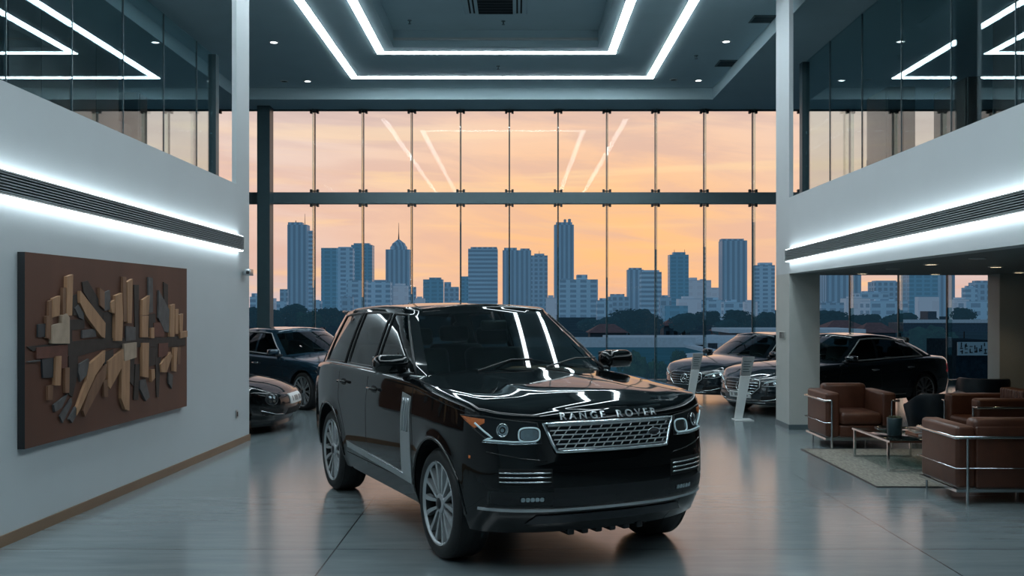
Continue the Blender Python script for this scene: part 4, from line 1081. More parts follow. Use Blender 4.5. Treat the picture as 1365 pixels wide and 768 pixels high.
# ---------------------------------------------------------------- the big black SUV in the middle
wheel_meshes('suv', .392, .298, .275, 'suv')
def make_suv():
    t = thing('suv', 'large glossy black luxury SUV parked in the middle of the showroom floor', 'car', (-.34, 8.66, 0), math.radians(-64.3))
    S = dict(outline=[(2.335, 0), (2.325, .25), (2.285, .52), (2.18, .78), (2.03, .925), (1.75, .985), (1.461, .995), (.9, .985), (0, .985), (-.9, .988), (-1.461, .995), (-2.0, .965), (-2.35, .90), (-2.50, .78), (-2.57, .5), (-2.60, 0)],
             arches=[(1.461, .40, .455), (-1.461, .40, .455)], shoulder=.055, rows=20, flare=.012, step=.05, phi=1.1,
             sill=[(-2.6, .42), (-2.2, .36), (-1.93, .31), (0, .30), (1.0, .30), (1.93, .30), (2.1, .29), (2.35, .28)],
             belt=[(-2.6, 1.14), (-2.4, 1.21), (-1.5, 1.255), (0, 1.265), (.9, 1.25), (1.3, 1.222), (1.8, 1.18), (2.1, 1.145), (2.25, 1.125), (2.34, 1.112)],
             side=[(.25, .085), (.34, .05), (.42, .028), (.55, .012), (.75, .002), (.95, .0), (1.05, .008), (1.15, .018), (1.28, .04)],
             front=[(.26, .15), (.36, .07), (.46, .02), (.56, .0), (.72, .004), (.82, .022), (.95, .045), (1.05, .062), (1.12, .085)],
             rear=[(.3, .12), (.5, .02), (.6, 0), (.9, .03), (1.1, .07)],
             crown=[(-2.6, .02), (.9, .07), (1.2, .065), (2.0, .05), (2.3, .022), (2.34, .01)], open=(-2.35, .80),
             bulge=lambda x, y: -.012 * math.exp(-((abs(y) - .60) / .05) ** 2) * sstep(2.25, 1.9, x) * sstep(.9, 1.1, x))
    body, bot, O = car_body(S)
    b = body.build('body', PAINT['black'], t, 55)
    bot.build('underbody', PLAST, t)
    G = dict(ws=dict(b0=(.99, 1.285), b1=(.86, .80, 1.245), t0=(.17, 1.79), t1=(.06, .615, 1.755)),
             side_cols=[(.86, .06, 'a_pillar'), (.76, -.02, 'window_front'), (-.20, -.22, 'b_pillar'), (-.30, -.31, 'window_rear'), (-1.10, -1.08, 'c_pillar'), (-1.22, -1.19, 'window_quarter'), (-2.02, -1.86, 'd_pillar'), (-2.28, -2.12, 'd_pillar')],
             gy=[(-2.5, .80), (-2.2, .855), (-1.5, .895), (0, .905), (.5, .895), (.76, .865), (.86, .80)], gz=[(-2.4, 1.205), (-1.5, 1.24), (.7, 1.245), (.86, 1.24)],
             ty=[(-2.2, .63), (-1.6, .69), (-.6, .715), (-.1, .695), (.06, .615)], tz=[(-2.2, 1.715), (-1.5, 1.765), (-.7, 1.785), (-.1, 1.772), (.06, 1.755)],
             rw=dict(b0=(-2.52, 1.17), b1=(-2.44, .70, 1.18), t0=(-2.34, 1.74), t1=(-2.22, .60, 1.72)), bulge_side=.014, fillet=.06, roof_crown=.028, centre=Vector((-.9, 0, 0)), vtop=.94)
    fr, gl, roof, GP, cols, edges, V = greenhouse(G)
    fr.build('cabin_frame', PAINT['black'], t, 40); roof.build('roof', PAINT['black'], t, True)
    for (tg, sg), m in gl.items():
        nm = {'windscreen': 'windscreen', 'rear_window': 'rear_window'}.get(tg, 'side_window')
        m.build(nm, CGLASS if tg == 'windscreen' else SGLASS, t, True)
    for sg in (1, -1):
        f = (lambda p: p) if sg > 0 else (lambda p: Vector((p.x, -p.y, p.z)))
        nv = len(V) - 2
        runs = {}
        for i, c in enumerate(cols):
            if c[2].startswith('window_'): runs.setdefault(c[2], []).append(i)
        for tg, ids in runs.items():
            ids = ids + [ids[-1] + 1]; o_ = Vector((0, sg * .003, 0))
            pts = [f(GP[i][nv]) + o_ for i in ids] + [f(GP[ids[-1]][k]) + o_ for k in range(nv - 1, 1, -1)] + [f(GP[i][1]) + o_ for i in ids[::-1]] + [f(GP[ids[0]][k]) + o_ for k in range(2, nv)]
            MB().tube(pts, .011, 6, True).build('window_seal', PLAST, t, True)
        ids = [i for i, c in enumerate(cols) if c[2] in ('a_pillar', 'window_front', 'b_pillar', 'window_rear', 'c_pillar', 'window_quarter', 'd_pillar')][:-1]
        MB().tube([f(GP[i][0]) + Vector((0, sg * .012, .012)) for i in ids], .008, 6).build('belt_moulding', M['trim'], t, True)
    S['cab'] = dict(floor=.52, hw=.78, x0=-2.2, x1=.78, belt=1.22, dash=.52, dl=.22, seats=(-.12, -1.1), seat_h=.66, drive=1); cabin(t, S)
    MB().rbox(.28, .33, -.12, .12, 1.60, 1.69, .02).build('rear_view_mirror', PLAST, t, True)
    MB().tube([(.33, 0, 1.66), (.26, 0, 1.76)], .012, 6).build('mirror_stem', PLAST, t)
    sk = Skin(body, fr, roof); hs = PI / 2
    # seams
    seam = MB()
    for s in (-1, 1):
        a = s * hs; U = lambda x: -s * x
        for pts in ([(U(.95), .46), (U(.97), .8), (U(.93), 1.2)], [(U(-.25), .42), (U(-.25), 1.23)], [(U(-.88), .50), (U(-.97), .70), (U(-1.12), .92), (U(-1.16), 1.22)], [(U(.95), .45), (U(-.90), .45)]):
            seam = merge(seam, sk.line(pts, a, .008, .001))
        seam = merge(seam, sk.line([(U(2.05), 1.085), (U(1.6), 1.13), (U(.97), 1.18)], a, .006, .001))
    seam = merge(seam, sk.line([(-.82, 1.062), (-.5, 1.046), (0, 1.04), (.5, 1.046), (.82, 1.062)], 0, .006, .001))
    seam.build('panel_seams', M['void'], t)
    # side trim: vertical bright gill panel on the front door, bright strip along the door bottom
    for s in (-1, 1):
        a = s * hs; U = lambda x: -s * x
        pl = [(U(.69), .50), (U(.93), .47), (U(.91), 1.115), (U(.71), 1.135)]
        g = sk.patch(pl if s > 0 else pl[::-1], a, .005, .01, .06).build('side_gill', GILL, t, 30)
        for k in range(3):
            xx = .755 + .055 * k
            sk.tube([(U(xx), .84), (U(xx + .012), 1.10)], a, .009, .009).build('gill_bar', SILV, g, True)
        pl = [(U(.92), .44), (U(.92), .50), (U(-.88), .555), (U(-.86), .50)]
        sk.patch(pl if s > 0 else pl[::-1], a, .006, .01, .08).build('door_trim_strip', GILL, t, 30)
        sk.tube([(U(.74), .50), (U(-.2), .53)], a, .006, .008).build('trim_edge', M['chrome'], t, True)
        handle(t, sk, -.04, 1.10, s, PAINT['black'], .22); handle(t, sk, -.98, 1.10, s, PAINT['black'], .22)
        o = mirror(t, sk, .62, .885, 1.345, s, PAINT['black'], 1.2)
        MB().rbox(-.03, .05, -.125, .125, -.07, -.058, .004, 2, Matrix.Translation((.62, s * (.885 + .156), 1.345 + .002))).build('mirror_trim', SILV, o)
        # arch lip
        for ax in (1.461, -1.461):
            pts = [(U(ax + .462 * math.cos(q)), .40 + .462 * math.sin(q)) for q in [PI * k / 24 for k in range(25)]]
            sk.tube(pts, a, .012, .0, .08).build('arch_lip', PAINT['black'], t, True)
        # side marker and repeater
        sk.patch([(U(2.0) - .0, .79), (U(1.985), .79), (U(1.985), .81), (U(2.0), .81)][::(-1 if s < 0 else 1)], a, .004, .004).build('side_marker', AMBER, t)
    # ---- front end
    gp = lambda k, z: (k * z)
    def gpoly(g): return [(-.44 + g, .835 + g), (.44 - g, .835 + g), (.515 - g, 1.028 - g), (-.515 + g, 1.028 - g)]
    gr = sk.patch(gpoly(0), 0, .006, .02, .05).build('grille', LAMPBK, t, 30)
    GP_ = gpoly(.004)
    sk.tube(GP_, 0, .013, .012, .05, 8, True).build('grille_frame', M['chrome'], gr, True)
    mesh_ = MB()
    for row in range(6):
        z = .858 + row * .030; hw = lerp(.44, .515, (z - .835) / .193) - .025
        mesh_ = merge(mesh_, sk.tube([(-hw, z), (hw, z)], 0, .0048, .014, .05, 6))
        nx = 12; 
        for k in range(nx):
            u = -hw + (k + (.25 if row % 2 else .75)) * 2 * hw / nx
            if row < 5:
                p0, p1 = sk.hit(u - .012, z, 0, .014), sk.hit(u + .012, z + .030, 0, .014)
                if p0 and p1: mesh_.tube([p0, p1], .0042, 6)
    mesh_.build('grille_mesh', M['satin'], gr, True)
    q = sk.patch(ell(.33, .935, .05, .026, 24), 0, .019, .004, .05).build('grille_badge', ALDARK, gr, True)
    sk.tube(ell(.33, .935, .05, .026, 24), 0, .004, .02, .05, 6, True).build('badge_rim', M['chrome'], gr, True)
    # lettering on the leading edge of the hood
    for word, uc in (('RANGE', -.218), ('ROVER', .212)):
        cu = bpy.data.curves.new('lettering', 'FONT'); cu.body = word; cu.size = .088; cu.space_character = 1.55; cu.align_x = 'CENTER'; cu.offset = .0016
        tmp = bpy.data.objects.new('lettering_tmp', cu); COL.objects.link(tmp); bpy.context.view_layer.update()
        me = bpy.data.meshes.new_from_object(tmp.evaluated_get(bpy.context.evaluated_depsgraph_get())); bpy.data.objects.remove(tmp)
        bm = bmesh.new(); bm.from_mesh(me); bmesh.ops.triangulate(bm, faces=bm.faces[:])
        xs = [v.co.x for v in bm.verts]; xm = (max(xs) + min(xs)) / 2; sc_ = .335 / (max(xs) - min(xs)); ymx = max(v.co.y for v in bm.verts)
        for v in bm.verts: v.co = Vector((uc + (v.co.x - xm) * sc_, 1.048 + v.co.y / ymx * .046, 0))
        sk._proj(bm, lambda u, z, o: sk.hit(u, z, 0, o), .006, .004, lambda k: Vector((-k, 0, 0))).build('lettering', M['satin'], t, fix=False)
    for s in (-1, 1):
        a = s * .62                                     # lamps wrap round the corner
        def uv(x, y): return -x * math.sin(a) + y * math.cos(a)
        # outline given as points (y, z) on the front and converted through the skin
        def conv(pts):
            o = []
            for y, z in pts:
                p = sk.hit(s * y, z, 0, 0) if abs(y) < .80 else None
                if p is None:
                    xx = {.84: 2.13, .88: 2.09, .92: 2.03, .95: 1.96, .97: 1.90, .985: 1.82}.get(round(abs(y), 3), 2.0); p = Vector((xx, s * y, z))
                o.append((uv(p.x, p.y), z))
            return o if s > 0 else o[::-1]
        hp = conv([(.525, .895), (.70, .892), (.84, .905), (.88, .935), (.92, .985), (.95, 1.045), (.97, 1.075), (.88, 1.072), (.75, 1.052), (.545, 1.03)])
        hl = sk.patch(hp, a, .004, .02, .04).build('headlamp', LAMPBK, t, 30)
        sk.tube(hp, a, .005, .004, .05, 6, True).build('lamp_edge', PLAST, hl, True)
        def ring(y, z, rx, rz, p=2, mat=M['chrome'], nm='lamp_ring', r=.006):
            c = conv([(y, z)])[0]; sk.tube(ell(c[0], c[1], rx, rz, 24, p), a, r, .014, .03, 6, True).build(nm, mat, hl, True)
            return c
        c = ring(.60, .955, .068, .045, 3.2, LAMPW)
        sk.patch(ell(c[0], c[1], .058, .036, 24, 3.2), a, .009, .004, .03).build('lamp_reflector', LAMP, hl, 40)
        c = ring(.76, .985, .036, .042)
        for rr, mt, of in ((.031, LAMP, .008), (.020, M['void'], .012), (.012, LAMP, .016)):
            sk.patch(ell(c[0], c[1], rr, rr * 1.08, 20), a, of, .004, .03).build('projector', mt, hl, 40)
        gd = conv([(.56, .910), (.70, .908), (.82, .918), (.84, .935), (.88, .975), (.92, 1.03)])
        sk.tube(gd, a, .007, .010, .03, 6).build('light_guide', LAMPW, hl, True)
        gd = conv([(.545, .897), (.70, .894), (.83, .905)])
        sk.tube(gd, a, .004, .012, .03, 6).build('light_guide', LAMP, hl, True)
        am = conv([(.88, 1.015), (.92, 1.0), (.95, 1.05), (.97, 1.07), (.95, 1.07), (.88, 1.055)])
        am = conv([(.92, .995), (.95, 1.035), (.97, 1.070), (.92, 1.062), (.88, 1.055), (.88, 1.03)])
        sk.patch(am, a, .008, .004, .03).build('turn_reflector', AMBER, hl, 40)
        # bumper fins: three bright blades in a dark recess
        a2 = s * .35
        def conv2(pts):
            o = []
            for y, z in pts:
                p = sk.hit(s * y, z, 0, 0); o.append((-p.x * math.sin(a2) + p.y * math.cos(a2), z))
            return o if s > 0 else o[::-1]
        rec = sk.patch(conv2([(.47, .615), (.80, .625), (.80, .735), (.47, .73)]), a2, .002, .004, .05).build('bumper_intake', M['void'], t)
        for k in range(3):
            sk.tube(conv2([(.48, .645 + .03 * k), (.80, .648 + .03 * k)]), a2, .0065, .010, .05, 6).build('intake_fin', M['chrome'], rec, True)
        fg = sk.patch(conv2([(.52, .512), (.68, .515), (.68, .548), (.52, .545)]), a2, .005, .006, .04).build('fog_lamp', LAMPBK, t)
        for k in range(5):
            e = conv2([(.54 + .03 * k, .530)])[0]; sk.patch(ell(e[0], e[1], .0145, .0145, 12, 3), a2, .009, .003, .03).build('fog_led', LAMP, fg)
        sk.patch(conv2([(.46, .49), (.86, .50), (.86, .585), (.46, .575)]), a2, .0008, 0, .05).build('fog_recess', PLAST, t)
        sk.patch(conv2([(.44, .440), (.90, .452), (.90, .472), (.44, .460)]), a2, .010, .012, .05).build('bumper_trim', SILV, t, 30)
        sk.tube(conv2([(.50, .78), (.66, .80), (.86, .84)]), a2, .004, .002, .05, 6).build('bumper_crease', PAINT['black'], t, True)
    sk.patch([(-.45, .440), (.45, .440), (.45, .460), (-.45, .460)], 0, .010, .012, .06).build('bumper_trim', SILV, t, 30)
    sk.patch([(-.46, .475), (.46, .475), (.46, .60), (-.46, .60)], 0, .001, 0, .06).build('lower_intake', PLAST, t)
    sk.patch([(-.62, .355), (.62, .355), (.56, .415), (-.56, .415)], 0, .012, .012, .06).build('skid_plate', ALDARK, t, 30)
    for k in range(6):
        y = -.275 + .11 * k
        MB().rbox(2.06, 2.2, y - .026, y + .026, .25, .31, .012).build('skid_tooth', PLAST, t, 30)
    # windscreen wipers, roof fin
    for y in (-.45, .15):
        p = sk.top(1.0, y, .012)
        if p: MB().tube([p, Vector((.86, y + .35, 1.375)), Vector((.85, y + .55, 1.375))], .007, 6).build('wiper', M['black'], t)
    MB().rbox(-2.4, -2.2, -.6, .6, 1.735, 1.765, .012).build('roof_spoiler', PAINT['black'], t, 40)
    MB().lathe([(.05, 0), (.03, .03), (0, .06)], 12, 'Z', (-1.9, 0, 1.80)).build('roof_fin', PAINT['black'], t, True)
    for s in (-1, 1):
        sk.patch([(s * .6, .95), (s * .82, .95), (s * .82, 1.2), (s * .6, 1.2)][::s], PI, .004, .006).build('tail_lamp', REDL, t)
    add_wheels(t, 'suv', (1.461, -1.461), .835, .392)
    return t
make_suv()
# ---------------------------------------------------------------- the other cars
wheel_meshes('fine', .335, .262, .23, 'fine')
wheel_meshes('five', .335, .262, .24, 'five')
def star(sk, t, u, z, r, ang, parent):
    o = sk.tube(ell(u, z, r, r, 24), ang, r * .11, .02, .03, 6, True)
    c = sk.hit(u, z, ang, .022)
    for k in range(3):
        a = PI / 2 + 2 * PI * k / 3; p = sk.hit(u + r * math.cos(a), z + r * math.sin(a), ang, .02)
        if p and c: o.tube([c, p], [r * .16, r * .05], 6)
    o.build('grille_star', M['chrome'], parent, True)
def make_sedan(label, loc, deg, scale, paint, wb=3.0, front='star', style='fine', hatch=False, low=0., plate=True):
    t = thing('sedan' if not hatch else 'hatchback', label, 'car', loc, math.radians(deg)); t.scale = (scale,) * 3
    a = wb / 2; xf, xr = a + .82, -a - (.98 if hatch else 1.12)
    zl = low
    S = dict(outline=[(xf, 0), (xf - .03, .35), (xf - .14, .64), (xf - .36, .83), (a, .905), (.5, .92), (-.5, .925), (-a, .915), (xr + .5, .87), (xr + .17, .74), (xr + .03, .4), (xr, 0)],
             arches=[(a, .335, .385), (-a, .335, .385)], shoulder=.09, rows=14, flare=.012, step=.09, phi=1.25,
             sill=[(xr, .34), (-a - .4, .24), (0, .2 - zl * .7), (a + .4, .2 - zl * .8), (xf, .2 - zl * .8)],
             belt=[(xr, .93 - zl), (xr + .3, .97 - zl), (-a, .985 - zl), (0, .945 - zl * .6), (.8, .92 - zl * .6), (a, .87 - zl), (xf - .35, .79 - zl), (xf - .1, .72 - zl), (xf, .68 - zl)],
             side=[(.2, .07), (.3, .03), (.42, .01), (.6, .0), (.72, .006), (.85, .02), (1.0, .07)], front=[(.2, .12), (.3, .02), (.42, 0), (.52, .015), (.66, .05), (.8, .12)], rear=[(.3, .1), (.5, 0), (.7, .02), (1.0, .08)],
             crown=[(xr, .02), (-a, .05), (.9, .075), (a, .075), (xf - .3, .06), (xf, .015)], open=(-a - .35, .72),
             waist=lambda x, z: .012 * math.exp(-((z - .68) / .04) ** 2))
    body, bot, O = car_body(S)
    body.build('body', paint, t, 50); bot.build('underbody', PLAST, t)
    rt = 1.385 - zl * 1.2; ar = 0 if hatch else 1
    e = -.55 if hatch else -.18
    G = dict(ws=dict(b0=(.98, .985 - zl * .6), b1=(.72, .74, .93 - zl * .6), t0=(.16, rt), t1=(.0, .56, rt - .03)),
             side_cols=[(.72, .0, 'a_pillar'), (.60, -.10, 'window_front'), (-.25, -.36, 'b_pillar'), (-.32, -.43, 'window_rear'), (-1.08, -1.04, 'c_pillar'), (-1.13, -1.07, 'window_quarter'), (-1.60 + e * .3, -1.24 + e * .4, 'd_pillar'), (-1.84 + e * .6, -1.36 + e * .5, 'd_pillar')],
             gy=[(-2.2, .74), (-1.6, .80), (-.8, .835), (.2, .83), (.6, .785), (.72, .74)], gz=[(-2.2, .98 - zl), (-1.2, .975 - zl), (0, .94 - zl * .6), (.72, .925 - zl * .6)],
             ty=[(-1.8, .50), (-1.0, .575), (-.4, .60), (-.1, .59), (.0, .56)], tz=[(-1.9, rt - .12), (-1.36, rt - .055 - ar * .055), (-.9, rt - .015 - ar * .022), (-.4, rt - .008), (0, rt - .03)],
             rw=dict(b0=(-2.02 + e * .6, .995 - zl), b1=(-1.92 + e * .6, .62, .985 - zl), t0=(-1.52 + e * .5, rt - .055 - ar * .02), t1=(-1.42 + e * .5, .48, rt - .065 - ar * .05)), bulge_side=.03, fillet=.08, roof_crown=.025, centre=Vector((-.6, 0, 0)), vtop=.93)
    fr, gl, roof, GP, cols, edges, V = greenhouse(G)
    fr.build('cabin_frame', paint, t, 40); roof.build('roof', paint, t, True)
    for (tg, sg), m in gl.items(): m.build({'windscreen': 'windscreen', 'rear_window': 'rear_window'}.get(tg, 'side_window'), CGLASS if tg == 'windscreen' else SGLASS, t, True)
    for s in (1, -1):                               # bright line round the side windows
        f = (lambda p: p) if s > 0 else (lambda p: Vector((p.x, -p.y, p.z)))
        ids = [i for i, c in enumerate(cols) if c[2].startswith('window_f') or c[2].startswith('b_') or c[2].startswith('window_r') or c[2].startswith('c_') or c[2].startswith('window_q') or c[2].startswith('d_')]
        ids = ids[:-1] if len(ids) > 2 else ids
        nv = len(V) - 2
        up = [f(GP[i][nv]) + Vector((0, s * .008, 0)) for i in ids]; dn = [f(GP[i][1]) + Vector((0, s * .008, 0)) for i in ids]
        MB().tube(up + [f(GP[ids[-1]][k]) for k in range(nv - 1, 1, -1)] + dn[::-1] + [f(GP[ids[0]][k]) for k in range(2, nv)], .013, 6, True).build('window_surround', M['trim'], t, True)
    S['cab'] = dict(floor=.36, hw=.70, x0=-1.7, x1=.66, belt=.92 - zl, dash=.44, dl=.15, seats=(-.2, -1.15), seat_h=.56, drive=1); cabin(t, S)
    sk = Skin(body, fr, roof); hs = PI / 2
    seam = MB(); zz = .9 - zl
    for s in (-1, 1):
        an = s * hs; U = lambda x: -s * x
        for pts in ([(U(.80), .3), (U(.86), .55), (U(.74), zz)], [(U(-.30), .28), (U(-.30), zz + .03)], [(U(-1.0), .32), (U(-1.1), .55), (U(-1.32), .78), (U(-1.3), zz + .05)], [(U(.8), .29), (U(-1.0), .29)]):
            seam = merge(seam, sk.line(pts, an, .008, .001))
        handle(t, sk, -.12, .78 - zl * .6, s, M['chrome'], .2); handle(t, sk, -1.12, .80 - zl, s, M['chrome'], .2)
        mirror(t, sk, .55, .82, 1.0 - zl * .6, s, paint, .9)
        sk.tube([(U(1.05), .30), (U(-1.0), .30)], an, .010, .004, .1, 6).build('sill_trim', M['trim'], t, True)
        sk.patch([(s * .55, .70), (s * .82, .66), (s * .82, .84), (s * .5, .86)][::s], PI, .004, .006).build('tail_lamp', REDL, t)
        a2 = s * .65
        def uv(y, z):
            p = sk.hit(s * y, z, 0, 0)
            if p is None: p = Vector((a + .2, s * y, z))
            return (-p.x * math.sin(a2) + p.y * math.cos(a2), z)
        cv = lambda P: [uv(*q) for q in P] if s > 0 else [uv(*q) for q in P][::-1]
        z0 = -zl
        if front == 'round':
            hp = ell(*uv(.66, .62 + z0), .11, .085, 24)
            hl = sk.patch(hp, a2, .006, .01, .04).build('headlamp', LAMPBK, t, 40)
            sk.tube(hp, a2, .006, .004, .05, 6, True).build('lamp_ring', PLAST, hl, True)
            c = uv(.66, .62 + z0)
            for dx, dz in ((-.035, .03), (.035, .03), (-.035, -.03), (.035, -.03)): sk.patch(ell(c[0] + dx, c[1] + dz, .022, .022, 12), a2, .012, .004, .03).build('projector', LAMP, hl, 40)
        else:
            hp = cv([(.46, .545 + z0), (.66, .55 + z0), (.79, .60 + z0), (.84, .68 + z0), (.855, .715 + z0), (.74, .695 + z0), (.55, .635 + z0)])
            hl = sk.patch(hp, a2, .005, .012, .04).build('headlamp', LAMPBK, t, 40)
            sk.tube(hp, a2, .005, .006, .05, 6, True).build('lamp_edge', M['satin'], hl, True)
            sk.tube(cv([(.50, .60 + z0), (.64, .64 + z0), (.80, .685 + z0)]), a2, .010, .010, .04, 6).build('light_guide', LAMPW, hl, True)
            for y, z in ((.56, .585), (.66, .60), (.75, .635)): c = uv(y, z + z0); sk.patch(ell(c[0], c[1], .026, .024, 14), a2, .010, .004, .03).build('projector', LAMP, hl, 40)
        sk.patch(cv([(.42, .27), (.74, .28), (.80, .40), (.46, .36)]), a2, .003, .004, .05).build('bumper_intake', M['void'], t)
        sk.tube(cv([(.42, .285), (.60, .30), (.78, .36)]), a2, .009, .008, .05, 6).build('intake_trim', M['chrome'], t, True)
    seam.build('panel_seams', M['void'], t)
    z0 = -zl
    if front == 'star':
        pl = [(-.30, .40), (.30, .40), (.44, .52), (.42, .635), (.34, .655), (-.34, .655), (-.42, .635), (-.44, .52)]
        g = sk.patch(pl, 0, .006, .015, .05).build('grille', LAMPBK, t, 30)
        sk.tube(pl, 0, .012, .012, .05, 8, True).build('grille_frame', M['chrome'], g, True)
        for k in range(4):
            z = .445 + .05 * k; hw = .36 + .02 * min(k, 2); sk.tube([(-hw, z), (hw, z)], 0, .009, .012, .05, 6).build('grille_bar', M['chrome'], g, True)
        star(sk, t, 0, .53, .085, 0, g)
        sk.tube([(-.5, .245), (.5, .245)], 0, .010, .008, .05, 6).build('bumper_trim', M['chrome'], t, True)
        pz, ph = (.32, .075)
    elif front == 'oval':
        pl = ell(0, .46 + z0, .42, .12, 24, 3)
        g = sk.patch(pl, 0, .005, .01, .05).build('grille', LAMPBK, t, 30); sk.tube(pl, 0, .008, .008, .05, 6, True).build('grille_frame', M['chrome'], g, True)
        for k in range(3): sk.tube([(-.38, .40 + .05 * k + z0), (.38, .40 + .05 * k + z0)], 0, .006, .01, .05, 6).build('grille_bar', M['satin'], g, True)
        pz, ph = (.40, .07)
    else:
        sk.patch([(-.36, .26), (.36, .26), (.30, .36), (-.30, .36)], 0, .004, .005, .05).build('grille', M['void'], t)
        pz, ph = (.42, .10)
    if plate:
        pl = sk.patch([(-.26, pz), (.26, pz), (.26, pz + ph * 1.45), (-.26, pz + ph * 1.45)], 0, .02, .018, .06).build('number_plate', PLATE, t)
        for u in (-.20, -.11, -.07, -.03, .01, .10, .14, .18):
            sk.patch([(u, pz + ph * .35), (u + .026, pz + ph * .35), (u + .026, pz + ph * 1.1), (u, pz + ph * 1.1)], 0, .0225, 0, .05).build('plate_character', ALDARK, pl)
    add_wheels(t, style, (a, -a), .80, .335)
    return t
def place(tip, deg, scale, nose):
    c, s = math.cos(math.radians(deg)), math.sin(math.radians(deg)); return (tip[0] - c * nose * scale, tip[1] - s * nose * scale, 0)
make_sedan('dark blue liftback car parked by the left window, behind the SUV', (-4.16, 18.55, 0), -45.6, .985, PAINT['navy'], 2.95, 'oval', 'fine', True)
make_sedan('low black sports car with only its nose showing past the left wall', place((-3.27, 14.25), -3, .97, 2.27), -3, .97, PAINT['black'], 2.9, 'round', 'five', True, .10)
make_sedan('black sedan parked farther back by the window, seen nose on left of the column', place((3.13, 18.15), -143, .90, 2.32), -143, .90, PAINT['dark'], 3.0, 'star', 'fine', plate=False)
make_sedan('dark long sedan behind the column, nose at the nearer white stand', place((3.72, 16.15), -149.3, .93, 2.39), -149.3, .93, PAINT['dark'], 3.14, 'star', 'fine')

# ================================================================ furniture
def armchair(name, label, loc, rz, w=.92, d=.84, channels=False):
    t = thing(name, label, 'armchair', loc, rz, 'brown leather armchairs')
    hw, hd = w / 2, d / 2; aw = .19
    MB().rbox(-hw + aw, hw - aw, -hd + .02, hd - .05, .145, .30, .025, 3).build('base_cushion', M['leather'], t, 40)
    MB().rbox(-hw + aw + .005, hw - aw - .005, -hd + .0, hd - .19, .305, .465, .05, 4).build('seat_cushion', M['leather'], t, 40)
    for s in (-1, 1):
        xa, xb = sorted((s * (hw - aw), s * (hw - .012)))
        MB().rbox(xa, xb, -hd + .02, hd - .02, .145, .715, .035, 4).build('arm', M['leather'], t, 40)
    if channels:
        mb = MB(); n = 9; x0, x1 = -hw + aw, hw - aw
        for k in range(n): mb.rbox(x0 + (x1 - x0) * k / n, x0 + (x1 - x0) * (k + 1) / n, hd - .21, hd - .03, .30, .80, .028, 3)
        mb.build('back_cushion', M['leather'], t, 40)
    else: MB().rbox(-hw + aw - .02, hw - aw + .02, hd - .205, hd - .03, .30, .785, .05, 4).build('back_cushion', M['leather'], t, 40)
    MB().rbox(-hw + aw, hw - aw, hd - .07, hd - .02, .145, .715, .02, 3).build('back_panel', M['leather'], t, 40)
    r = .0125; e = hw - .002; zt = .615
    # tubular frame: top rail round three sides, four legs, thin middle rod, base rail
    xf_ = hw - aw * .42
    MB().tube([(-xf_, -hd, zt), (-e - r, -hd, zt), (-e - r, hd + r * .6, zt), (e + r, hd + r * .6, zt), (e + r, -hd, zt), (xf_, -hd, zt)], r * 1.15, 10).build('top_rail', M['chrome'], t, 50)
    MB().tube([(-xf_, -hd, .335), (-e - r, -hd, .335), (-e - r, hd + r * .6, .335), (e + r, hd + r * .6, .335), (e + r, -hd, .335), (xf_, -hd, .335)], .006, 8).build('middle_rod', M['chrome'], t, 50)
    mb = MB().box(-e, e, -hd + .005, -hd + .035, .115, .142).box(-e, e, hd - .035, hd - .005, .115, .142)
    mb.box(-e, -e + .03, -hd + .035, hd - .035, .115, .142).box(e - .03, e, -hd + .035, hd - .035, .115, .142); mb.build('base_rail', M['chrome'], t)
    for sx in (-1, 1):
        MB().tube([(sx * xf_, -hd - .002, 0), (sx * xf_, -hd - .002, zt)], r, 12).build('leg', M['chrome'], t, 50)
        MB().tube([(sx * (hw - .10), hd + r * .6, 0), (sx * (hw - .10), hd + r * .6, zt)], r, 12).build('leg', M['chrome'], t, 50)
    return t
RUGT = .012
armchair('armchair', 'brown leather armchair with chrome frame facing the camera beside the column', (4.37, 12.66, 0), 0)
armchair('armchair', 'brown leather armchair nearest the camera, its back turned, cut by the right frame edge', (4.525, 9.19, 0), PI, 1.06, .82)
armchair('armchair', 'brown leather armchair with channel stitched back, behind the nearest one at right frame edge', (5.78, 11.72, .0115), -PI / 2, .92, .84, True)
def tub(label, loc, rz, hgt=.66, r=.37):
    t = thing('tub_chair', label, 'armchair', loc, rz, 'dark tub chairs')
    mb = MB(); rows = []
    N = 36
    for k in range(N + 1):
        a = math.radians(-35 + 250 * k / N)                    # open towards -Y
        fade = sstep(0, .22, min(k, N - k) / N); zt = lerp(.50, hgt, fade); c, s = math.cos(a), math.sin(a)
        q = []
        for rr, z in ((r * .86, .12), (r * 1.0, .35), (r * 1.08, zt - .03), (r * 1.06, zt), (r * .97, zt + .008), (r * .90, zt - .02), (r * .84, .35), (r * .78, .13)): q.append(Vector((rr * c, rr * s, z)))
        rows.append(q)
    mb.grid(rows); mb.f.append(tuple(range(8))); o = len(mb.v) - 8; mb.f.append(tuple(range(o, o + 8)))
    mb.build('shell', M['navy'], t, 50)
    MB().lathe([(0, .13), (r * .76, .13), (r * .80, .2), (r * .80, .38), (r * .74, .43), (0, .445)], 36).build('seat_cushion', M['navy'], t, 50)
    for k in range(4):
        a = PI / 4 + PI / 2 * k; MB().tube([(r * .55 * math.cos(a), r * .55 * math.sin(a), .13), (r * .66 * math.cos(a), r * .66 * math.sin(a), 0)], [.016, .012], 10).build('leg', M['black'], t, True)
tub('round navy leather tub chair between the armchairs, in front of the sedan tail', (5.62, 13.02, 0), math.radians(-150), .66)
tub('dark tub chair with high back left of the lounge pillar', (6.62, 13.72, 0), math.radians(160), .80, .33)
tub('dark tub chair with high back in front of the lounge pillar at right frame edge', (7.34, 13.10, 0), math.radians(150), .80, .33)
